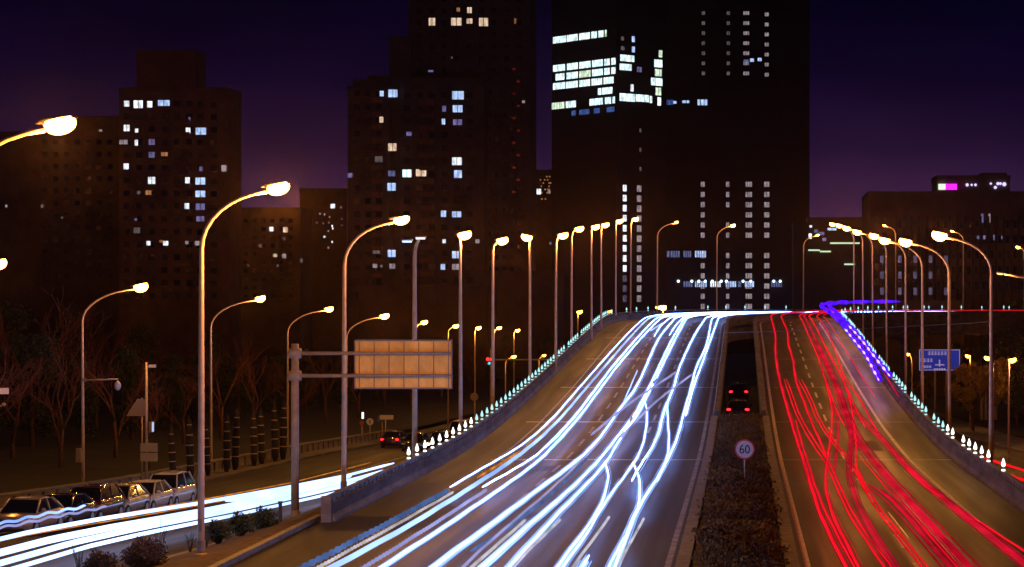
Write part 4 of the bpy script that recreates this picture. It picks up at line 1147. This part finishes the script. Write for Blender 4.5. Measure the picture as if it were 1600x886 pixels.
for sd in (1, 2):
    root = empty('evergreen_tree', (0,0,0)); random.seed(sd*71)
    mb = MB(); mb.tube([(0,0,0),(.1,0,3),(0,.1,7)], [.2,.15,.05], 7); mb.build('trunk', M_BARK, root, True)
    mb = MB()
    for k in range(26):
        a = random.uniform(0,6.28); zz = random.uniform(1.8,8.2); rr = (1.9 if sd == 1 else 2.4)*(1-abs(zz-4.2)/6.5)
        leafblob(260, (rr*math.cos(a)*random.uniform(.3,1), rr*math.sin(a)*random.uniform(.3,1), zz), (.95,.95,.8), .11, shell=.3, mb=mb)
    mb.build('crown', M_LEAF_D, root); ever.append(root)
random.seed(15)
el = [(-30,170,1.0),(50,178,1.1),(128,186,.85),(205,196,1.0),(268,210,.9),(320,232,1.0),(372,246,.9),(430,268,.95),(478,292,1.0),(535,312,.9),(590,352,1.0),(10,240,1.6),(110,262,1.5),(215,285,1.4),(330,310,1.3),(700,420,1.2),(790,440,1.2),(860,460,1.2)]
order = sorted(range(len(el)), key=lambda i: el[i][0]); rank = {i: r for r, i in enumerate(order)}
W18 = ORD+["seventeenth","eighteenth"]
for i, (px, D, s_) in enumerate(el):
    place(ever, i % 2, fx(px, D), D, g(D)+.3, s_, i*2.1, "dark evergreen tree behind the bare trees, %s from the left" % W18[rank[i]], 'tree', 'dark evergreens on the left')
# wrapped saplings in front of the wall
root0 = empty('wrapped_sapling', (0,0,0))
mb = MB(); mb.lathe((0,0,0), [(.12,0),(.22,.5),(.19,1.1),(.22,1.8),(.17,2.5),(.12,3.2),(.04,3.5)], 10)
b0 = mb.build('wrapping', mat("dark_wrap", (.022,.016,.014), .9, noise=.5, nscale=5, bump=.5), root0, True)
for k in range(5):
    mb = MB(); z = .75+k*.56; r_ = (.195,.20,.215,.175,.13)[k]
    mb.lathe((0,0,z), [(r_+.015,0),(r_+.03,.03),(r_+.015,.06)], 10); mb.build('tie_band', mat("pale_tie", (.45,.33,.24), .7), root0)
ws = [(271,141.7,1.0),(298,146,1.15),(325,151,1.0),(354,156.3,1.12),(367,159,1.2),(397,165,1.12),(409,168,1.15),(430,172.6,1.25),(442,175.5,1.3)]
for i, (px, D, s_) in enumerate(ws):
    o = root0 if i == 0 else copy_tree(root0)
    o.location = (fx(px, D), D, g(D)+.14); o.scale = (s_,)*3; o.rotation_euler = (random.uniform(-.03,.03), random.uniform(-.04,.04), 0)
    tag(o, "%s dark wrapped sapling with pale bands from the left, in front of the wall" % ORD[i], 'wrapped sapling', 'wrapped saplings in front of the wall')
# yellow leaved trees right
yt = [make_bare_tree(91, 9.0, M_LEAF_Y, 9000, .13, 4, .6)]
for i, (px, D, s_, lb) in enumerate(((1521,255,.95,"yellow leaved tree glowing right of the blue sign"), (1547,290,.9,"second yellow leaved tree, right of the brightest one"), (1440,310,.7,"small yellow leaved tree under the blue sign"), (1590,270,1.05,"dim leafy tree at the right edge"))):
    place(yt, 0, fx(px, D), D, g(D), s_, i*1.9, lb, 'tree', 'yellow trees along the right side road')
er = [(1575,300,1.3),(1610,240,1.2),(1500,350,1.1),(1545,360,1.2),(1630,330,1.6),(1600,410,2.0)]
for i, (px, D, s_) in enumerate(er):
    place(ever, i % 2, fx(px, D), D, g(D)+.3, s_, i*2.1, "%s dark tree in the mass at the right edge, counted by distance" % ORD[i], 'tree', 'dark trees on the right')
# building columns under trees on the right (lit pale trunks/pillars)
for i, px in enumerate((1534, 1541, 1549, 1556)):
    D = 300; mb = MB(); H = fz(590, D)-g(D); mb.tube([(0,0,0),(0,0,H)], [.2,.17], 8)
    tag(mb.build('banner_pole', M_POLE, loc=(fx(px, D), D, g(D))), "%s of four pale plain poles under the yellow trees, from the left" % ORD[i], 'pole', 'pale poles under the yellow trees')

# ------------------------------------------------------------------ buildings
WCOL = {'B': ((.45,.62,1.0), 1.0), 'W': ((.85,.92,1.0), 1.1), 'O': ((1.0,.42,.15), .30), 'P': ((.40,.36,.85), .32), 'M': ((1.0,.72,.50), .75), 'D': ((.55,.45,.45), .16),
        'L': ((.10,.22,.75), .35), 'K': ((.62,.50,.55), .42), 'T': ((.70,.92,.95), 1.35), 'G': ((.80,1.0,.75), .9), 'R': ((.9,.06,.03), .10), 'S': ((.30,.36,.75), .30), 'V': ((.6,.5,.9), .12)}
def gw(k):
    c, s = WCOL[k]; return glow("window_light_"+k, c, s, False, .45, 1.1, (1, 1, .5))
def building(name, label, boxes, D, m, cat='building'):
    """boxes: list of (px0, px1, py_top, y0 offset, depth)"""
    root = empty(name, (0, D, -8.0))
    for i, (a, b, t, dy, dp) in enumerate(boxes):
        dd = D+dy; x0, x1 = fx(a, dd), fx(b, dd); h = fz(t, dd)+8.0
        mb = MB(); mb.box(((x0+x1)/2, dy+dp/2, h/2), (x1-x0, dp, h)); wl = mb.build('wall', m, root)
        mb = MB()
        for q in ((x0-.15, x1+.15, dy-.15, dy+.25), (x0-.15, x1+.15, dy+dp-.25, dy+dp+.15)):
            mb.box(((q[0]+q[1])/2, (q[2]+q[3])/2, h+.5), (q[1]-q[0], q[3]-q[2], 1.0))
        for q in ((x0-.15, x0+.25), (x1-.25, x1+.15)):
            mb.box(((q[0]+q[1])/2, dy+dp/2, h+.5), (q[1]-q[0], dp-.5, 1.0))
        mb.build('roof_edge', m, root)
    return tag(root, label, cat)
M_FRAME = mat("window_frame_dark", (.03,.03,.03), .6)
def window(root, D, px, py, w, h, k, dy=0.0, panes=2):
    dd = D+dy; x = fx(px, dd); z = fz(py, dd)+8.0; ww = w*dd/F; hh = h*dd/F
    mb = MB(); n = max(1, panes); gp = max(.06, ww*.07)
    pw = (ww-gp*(n-1))/n
    for i in range(n): mb.box((x-ww/2+pw/2+i*(pw+gp), dy-.04, z), (pw, .06, hh))
    wo = mb.build('window', gw(k), root)
    if w >= 9:
        mb = MB()
        mb.box((x, dy-.05, z-hh/2-.06), (ww+.24, .16, .12)); mb.build('sill', M_FRAME, wo)
def dark_windows(root, D, px0, px1, py0, py1, dx, dyp, w, h, m, dy=0.0, jig=None):
    mb = MB(); dd = D+dy; y = py0
    while y < py1:
        x = px0
        while x < px1:
            mb.box((fx(x, dd), dy-.02, fz(y, dd)+8.0), (w*dd/F, .03, h*dd/F)); x += dx
        y += dyp
    o = mb.build('window', m, root); o['kind'] = 'stuff'; return o
def balconies(root, D, px, w, py0, py1, dyp, m, dy=0.0):
    mb = MB(); dd = D+dy; y = py0
    while y < py1:
        mb.box((fx(px, dd), dy-.55, fz(y, dd)+8.0), (w*dd/F, 1.1, .95)); y += dyp
    o = mb.build('balcony', m, root); o['kind'] = 'stuff'; return o
M_BRICK = mat("apartment_render", (.20,.075,.055), .85, noise=.25, nscale=.25)
M_BRICK2 = mat("apartment_render_grey", (.085,.055,.05), .85, noise=.3, nscale=.25)
M_TOWER = mat("tower_cladding", (.018,.017,.019), .6, noise=.3, nscale=.2)
M_DWIN = mat("unlit_window", (.012,.010,.014), .25)
# A: left apartment tower
DA = 540
A = building('apartment_tower', "reddish apartment tower at the left with a wide dark box on its roof", [(186,357,143,0,14),(213,306,84,2,10),(222,297,140,3,9)], DA, M_BRICK)
dark_windows(A, DA, 198, 300, 162, 470, 19.6, 20, 10, 9, M_DWIN); dark_windows(A, DA, 313, 352, 163, 470, 21, 20, 10, 9, M_DWIN)
balconies(A, DA, 285, 24, 170, 470, 20, M_BRICK)
for w_ in ((198,162,8,9,'W'),(216,163,14,12,'W'),(234,163,8,10,'W'),(256,161,18,9,'B'),(198,200,9,10,'W'),(213.5,204,5,6,'W'),(193,222,13,7,'K'),(213,223,5,9,'W'),(237,222,9,9,'P'),(294,204,7,9,'W'),(314,205,16,11,'B'),(296,186,3,6,'P'),
           (237,242,9,9,'S'),(257,241,10,6,'O'),(197,260,8,9,'W'),(237,282,11,11,'W'),(293,282,7,10,'W'),(313,283,15,11,'B'),(314,264,5,7,'P'),(350,263,8,10,'K'),(313,303,15,10,'B'),(292,322,7,9,'W'),(313,323,14,10,'P'),(313,342,12,8,'P'),
           (214,360,10,9,'D'),(232,301,9,7,'O'),(217,301,5,5,'D'),(232,380,6,7,'W'),(259,380,8,7,'W'),(252,377,6,4,'O'),(292,379,5,5,'K'),(308,380,7,7,'K'),(212,343,4,3,'P')):
    window(A, DA, *w_, panes=2 if w_[2] > 8 else 1)
# low block to its left
A2 = building('apartment_block', "low dark block left of the reddish apartment tower", [(-80,186,212,0,18),(100,186,188,4,12)], 560, M_BRICK2)
dark_windows(A2, 560, 70, 182, 222, 440, 17, 19, 8, 8, M_DWIN)
for w_ in ((157,206,5,7,'K'),(66,322,4,5,'D'),(10,322,3,4,'K'),(97,340,3,3,'D')): window(A2, 560, *w_, panes=1)
# block behind the second lamp
A3 = building('apartment_block', "dim apartment block with scattered lights between the two big towers", [(376,470,330,0,16),(468,542,300,30,16)], 600, M_BRICK2)
dark_windows(A3, 600, 384, 466, 345, 470, 14, 13, 6, 6, M_DWIN)
for w_ in ((424,358,6,7,'W'),(446,359,7,8,'M'),(421,329,0.1,.1,'D'),(444,373,4,5,'D'),(407,384,5,5,'D'),(430,399,6,5,'M'),(444,400,6,7,'K'),(471,407,4,6,'D'),(372,316,4,8,'K'),(388,415,3,3,'D'),(434,415,3,4,'D')): window(A3, 600, *w_, panes=1)
for w_ in ((520,322,7,7,'W'),(533,324,3,3,'D'),(500,334,2,3,'K'),(507,335,2,3,'K'),(515,339,2,2,'K'),(495,348,2,2,'P'),(505,349,2,2,'P'),(514,348,2,2,'K'),(519,353,2,3,'W'),(520,357,2,3,'W'),(513,361,2,2,'K'),(507,370,3,3,'W'),(519,378,2,3,'W'),(513,387,2,3,'K'),(534,342,2,2,'P'),(534,352,2,2,'P')): window(A3, 600, *w_, dy=30, panes=1)
# B: stepped apartment tower in the centre
DB = 510
B = building('apartment_tower', "tall stepped apartment tower in the centre left with scattered lit windows", [(543,608,142,0,24),(552,600,131,3,18),(575,625,125,6,16),(608,642,64,8,22),(638,827,-60,12,18),(625,756,128,1,11)], DB, M_BRICK2)
dark_windows(B, DB, 558, 606, 146, 470, 17, 21, 9, 9, M_DWIN); dark_windows(B, DB, 636, 750, 149, 470, 19.5, 20.6, 10, 9, M_DWIN, dy=1)
dark_windows(B, DB, 655, 830, -20, 125, 19.5, 18.5, 8, 8, M_DWIN, dy=12); dark_windows(B, DB, 764, 822, 125, 470, 12, 18.5, 6, 8, M_DWIN, dy=12)
balconies(B, DB, 590, 16, 157, 470, 21, M_BRICK); balconies(B, DB, 667, 22, 160, 470, 20.6, M_BRICK, dy=1)
for w_ in ((596.5,146,6,9,'B'),(639,209,8,6,'P'),(596,187,6,9,'M'),(592,249,12,9,'D'),(547,274,7,7,'P'),(588,393,11,7,'D'),(586,415,7,7,'K'),(596,416,4,4,'D')): window(B, DB, *w_, panes=1 if w_[2] < 9 else 2)
for w_ in ((614,146,14,12,'B'),(613,230,13,12,'M'),(612,271,11,9,'S'),(612,292,13,12,'B'),(612,396,12,11,'B'),(613,416,9,8,'K')): window(B, DB, *w_, dy=-.3)
for w_ in ((715.6,149,18,13,'B'),(715,170,15,11,'B'),(715,191,14,9,'P'),(694,170,6,9,'P'),(693,190,5,9,'B'),(714,252,15,12,'W'),(636,271,14,12,'T'),(658,270,16,11,'M'),(715.6,272,12,12,'B'),(693,334,8,10,'B'),(713.5,335,14,9,'B'),(713.5,398,14,11,'B'),(692,417,7,9,'B'),(712,417,11,9,'K'),(694,377,5,6,'W'),(746,377,6,6,'K')): window(B, DB, *w_, dy=1)
for w_ in ((675,34,10,12,'M'),(713,34,16,12,'M'),(733.6,16,7,9,'M'),(733.6,33,9,8,'M'),(755.6,34.5,14,13,'M'),(805,33,3,8,'O'),(716,15,5,6,'O'),(673,111,8,3,'P'),(818,159,4,4,'K'),(706,90,2,3,'D'),(842,299,7,8,'W')): window(B, DB, *w_, dy=12)
for i in range(11): window(B, DB, 803+(i % 2)*7, 108+i*19.2, 5, 3, 'R', dy=12, panes=1)
# C: gap building
DC = 900
Cb = building('apartment_block', "low block with tiny orange lights in the gap between the towers", [(800,905,269,0,20)], DC, M_BRICK2)
random.seed(4)
for k in range(46):
    window(Cb, DC, random.uniform(842,900), random.choice((276,281,286,291,296,301,306,311)), 2.2, 2.2, 'O', panes=1)
for w_ in ((842,300,6,8,'W'),(858,300,4,5,'K'),(843,448,5,7,'B'),(860,447,4,5,'P'),(886,447,7,8,'B'),(843,473,4,6,'P'),(868,468,4,5,'P'),(860,380,3,4,'P')): window(Cb, DC, *w_, panes=1)
# D: office tower with a corner to the camera + tall dark tower
DO = 790
O = empty('office_tower', (0, DO, -8.0))
c0 = (fx(963, DO), 0.0); c1 = (fx(862, DO+26), 26.0); c2 = (fx(1042, DO+14), 14.0); c3 = (c1[0]+c2[0]-c0[0], c1[1]+c2[1]-c0[1])
HT = 8+125
mb = MB(); fl = [c1, c0, c2, c3]
mb.add([(x, y, 0) for x, y in fl]+[(x, y, HT) for x, y in fl], [(0,1,5,4),(1,2,6,5),(2,3,7,6),(3,0,4,7),(4,5,6,7)]); mb.build('wall', M_TOWER, O)
def facewin(root, a, b, t0, t1, z0, z1, k, n):
    """lit window strip on the facade from a to b (fractions t), n panes, slightly proud"""
    ax, ay = a; bx_, by = b; dx_, dy_ = bx_-ax, by-ay; ln = math.hypot(dx_, dy_); nx, ny = dy_/ln, -dx_/ln
    mb = MB(); 
    for i in range(n):
        f0 = t0+(t1-t0)*(i+.06)/n; f1 = t0+(t1-t0)*(i+.94)/n
        q = [(ax+dx_*f0+nx*.06, ay+dy_*f0+ny*.06), (ax+dx_*f1+nx*.06, ay+dy_*f1+ny*.06)]
        bk = [(ax+dx_*f0, ay+dy_*f0), (ax+dx_*f1, ay+dy_*f1)]
        mb.add([(q[0][0],q[0][1],z0),(q[1][0],q[1][1],z0),(q[1][0],q[1][1],z1),(q[0][0],q[0][1],z1),(bk[0][0],bk[0][1],z0),(bk[1][0],bk[1][1],z0),(bk[1][0],bk[1][1],z1),(bk[0][0],bk[0][1],z1)],
               [(0,1,2,3),(0,3,7,4),(1,5,6,2),(3,2,6,7),(0,4,5,1)])
    return mb.build('window', gw(k), root)
def tl_(px): # fraction along left facade for a photo column
    for i in range(1001):
        t = i/1000; x = c1[0]+(c0[0]-c1[0])*t; y = DO+c1[1]+(c0[1]-c1[1])*t
        if VX+F*x/y >= px: return t
    return 1
def tr_(px):
    for i in range(1001):
        t = i/1000; x = c0[0]+(c2[0]-c0[0])*t; y = DO+c0[1]+(c2[1]-c0[1])*t
        if VX+F*x/y >= px: return t
    return 1
def zl(py_corner): return fz(py_corner, DO)+8.0
floors = {44.5: [(864,885),(886,903),(905,922),(924,933),(935,943),(945,948)], 90: [(864,883),(886,903),(905,923),(925,942),(944,953),(955,962)],
          104.5: [(868,882),(885,903),(905,923),(925,942),(944,953),(955,962)], 119: [(864,883),(884,903),(905,922),(924,941),(943,959)], 135: [(934,940),(941,957)], 150.5: [(862,882),(884,900),(921,942),(945,955),(957,961)]}
for pc, segs in floors.items():
    for a, b in segs: facewin(O, c1, c0, tl_(a), tl_(b), zl(pc+10.5), zl(pc), 'T' if random.random() < .8 else 'G', max(1, int((b-a)/3.4)))
for a, b in ((893,900),(905,921),(928,937),(948,960)): facewin(O, c1, c0, tl_(a), tl_(b), zl(174), zl(166), 'L', max(1, int((b-a)/2.6)))
for a, b, y0, y1, k in ((970,975,60,66,'D'),(987,992,58,67,'B'),(970,976,75,81,'D'),(987,992,74,83,'B'),(969,991,88,98,'T'),(968,987,102,112,'T'),(995,1003,105,113,'P'),(985,990,133,144,'W'),(968,992,148,160,'T'),(993,1014,148,159,'T'),(1015,1019,149,160,'T'),
                        (1029,1035,76,87,'G'),(1022,1035,91,103,'T'),(1023,1034,106,117,'G'),(1017,1035,120,132,'T'),(1024,1033,135,147,'G'),(1027,1033,150,163,'T')):
    facewin(O, c0, c2, tr_(a), tr_(b), fz(y1, DO+7)+8, fz(y0, DO+7)+8, k, max(1, int((b-a)/3.4)))
for j in range(12):
    y = 295+j*15.6
    for a, b in ((973,979),(995,1002)): facewin(O, c0, c2, tr_(a), tr_(b), fz(y+5, DO+7)+8, fz(y-5, DO+7)+8, 'K' if a > 980 else 'V' if j > 8 else 'W', 2)
for y in (204, 234, 264):  facewin(O, c0, c2, tr_(999), tr_(1002), fz(y+3, DO+7)+8, fz(y-3, DO+7)+8, 'D', 1)
tag(O, "dark office tower with bright white window bands turned corner-on", 'office building')
DT = 820
T_ = building('tower_block', "tallest black tower with four columns of small lit stair windows", [(1040,1265,-40,0,30)], DT, M_TOWER)
random.seed(9)
def colwin(px, py, w, h, k): window(T_, DT, px, py, w, h, k, panes=3 if w > 8 else 2)
for j in range(7):
    y = 20.5+j*15.7
    for px, w in ((1099,5),(1138,5),(1166,9),(1198,6)):
        if random.random() < .97: colwin(px, y+(2 if px == 1198 else 0), w, 5.5, 'D' if px < 1150 else 'K')
for j in range(13):
    y = 288+j*15.9
    if j in (6,) : continue
    for px, w in ((1098,6),(1137,5),(1170,10),(1198,8)):
        if px == 1137 and j == 3: continue
        colwin(px, y, w, 8, 'K' if px != 1198 else 'M' if False else 'K')
for a, b, y, h, k in ((1040,1052,160,8,'L'),(1066,1072,159,4,'B'),(1073,1077,159,4,'B'),(1052,1057,160,4,'B'),(1090,1105,160,9,'B'),(1162,1170,97,8,'S'),(1172,1178,94,5,'B'),(1184,1190,93,5,'B')):
    window(T_, DT, (a+b)/2, y, b-a, h, k, panes=max(1, (b-a)//4))
for a, b, k in ((1042,1046,'S'),(1048,1062,'S'),(1068,1080,'S'),(1086,1103,'B')): window(T_, DT, (a+b)/2, 397, b-a, 10, k, panes=max(1, (b-a)//3))
for a, b, k in ((1068,1082,'S'),(1086,1104,'B'),(1110,1126,'W'),(1134,1150,'B'),(1153,1158,'S'),(1164,1178,'B'),(1205,1222,'S')): window(T_, DT, (a+b)/2, 444, b-a, 9, k, panes=max(1, (b-a)//3))
for px in (1060,1081,1092,1102,1113,1127,1135,1161,1173,1209,1219):
    mb = MB(); mb.ell((fx(px, DT), -.8, fz(439.5, DT)+8), (.5,.3,.5), 8, 6); mb.build('downlight', glow("downlight_cool", (.7,.85,1.0), 2.4), T_)
# podium / lower building at the right: stacked terraces with green-white strips
DE2 = 640
E2 = building('low_block', "low block with thin greenish light strips right of the tallest tower", [(1240,1352,352,0,20),(1262,1352,345,8,12)], DE2, M_TOWER)
for a, b, y in ((1297,1343,380),(1263,1281,391),(1281,1298,393),(1319,1336,413)):
    mb = MB(); mb.box((fx((a+b)/2, DE2), -.3, fz(y, DE2)+8), ((b-a)*DE2/F, .4, .38)); mb.build('light_strip', glow("strip_green", (.70,1.0,.62), .9), E2)
for w_ in ((1267,353,4,5,'W'),(1275,361,6,5,'S'),(1266,369,5,8,'W'),(1284,365,8,5,'S'),(1300,358,14,4,'B'),(1288,374,6,5,'P')): window(E2, DE2, *w_, panes=1)
# E: hotel-like building at the right
DE = 500
E = building('office_block', "brown block at the right with a lit rooftop box and rows of narrow windows", [(1358,1620,306,0,30),(1464,1578,281,8,14),(1535,1572,277,10,10)], DE, mat("office_render", (.17,.10,.08), .85, noise=.25, nscale=.2))
mb = MB()
for px in range(1400, 1610, 12): mb.box((fx(px, DE), -.25, (fz(338, DE)+8)/2), (.5, .5, fz(338, DE)+8))
o = mb.build('pilaster', M_BRICK2, E); o['kind'] = 'stuff'
dark_windows(E, DE, 1370, 1394, 345, 470, 12, 24, 6, 11, M_DWIN); dark_windows(E, DE, 1406, 1610, 350, 470, 12, 24, 6, 12, M_DWIN)
random.seed(12)
for px in (1378,1406,1430,1454,1478):
    for y in (405,430,455,478):
        if random.random() < .75: window(E, DE, px, y, 5.5, 11, 'V', panes=1)
for w_ in ((1535,341,4,14,'P'),(1546,341,3,14,'K'),(1520,340,3,4,'D'),(1529,371,5,5,'S'),(1554,371,4,8,'S'),(1538,371,3,6,'P'),(1566,371,3,5,'P')): window(E, DE, *w_, panes=1)
for a, b, k in ((1466,1477,'lit'),(1477,1495,'mag')):
    mb = MB(); dd = DE+8; mb.box((fx((a+b)/2, dd), 7.6, fz(292, dd)+8), ((b-a)*dd/F-.05, .5, 9*dd/F)); mb.build('lit_sign', glow("sign_pale_green",(.75,1.0,.7),1.2) if k == 'lit' else glow("sign_magenta",(.75,.02,.95),1.6), E)
for px, py, r_ in ((1511,289,.35),(1518,289,.25),(1524,289,.3),(1548,287,.25),(1559,287,.35),(1563,287,.3),(1555,293,.35),(1569,288,.45)):
    mb = MB(); mb.ell((fx(px, DE+8), 7.7, fz(py, DE+8)+8), (r_,.2,r_), 8, 6); mb.build('rooftop_lamp', glow("roof_lilac",(.7,.6,1.0),1.3), E)
mb = MB(); mb.box((fx(1523, DE), 12, fz(399, DE)+8), (.1,.1,.1)); 
D = 260
# dark slab blocks low on the horizon, left and centre
Z1 = building('low_block', "long dark low building behind the distant side road lamps", [(560,760,455,0,20),(740,870,430,30,20)], 470, M_BRICK2)
Z2 = building('low_block', "wide dark building beyond the right viaduct bend under the lamps", [(1300,1500,478,0,20)], 420, M_BRICK2)
for w_ in ((1040+300,500,3,3,'D'),): window(Z2, 420, *w_, panes=1)

# ------------------------------------------------------------------ haze
if HAZE:
    mb = MB(); x0, x1, y0, y1, z0, z1 = -1500, 1500, -120, 1300, -9.5, 210
    mb.box(((x0+x1)/2, (y0+y1)/2, (z0+z1)/2), (x1-x0, y1-y0, z1-z0))
    o = mb.build('haze', None); hm = bpy.data.materials.new('haze'); hm.use_nodes = True
    n = hm.node_tree.nodes; n.clear(); oo = n.new('ShaderNodeOutputMaterial'); pv = n.new('ShaderNodeVolumePrincipled')
    pv.inputs['Color'].default_value = (1.0,.62,.58,1); pv.inputs['Density'].default_value = .000036; pv.inputs['Anisotropy'].default_value = .95
    hm.node_tree.links.new(pv.outputs[0], oo.inputs['Volume'])
    hm.cycles.homogeneous_volume = True if hasattr(hm.cycles, 'homogeneous_volume') else True
    o.data.materials.append(hm); tag(o, "thin night haze around the street lamps", 'haze', kind='stuff')
print("lamps", LAMPN[0], "objects", len(bpy.data.objects))
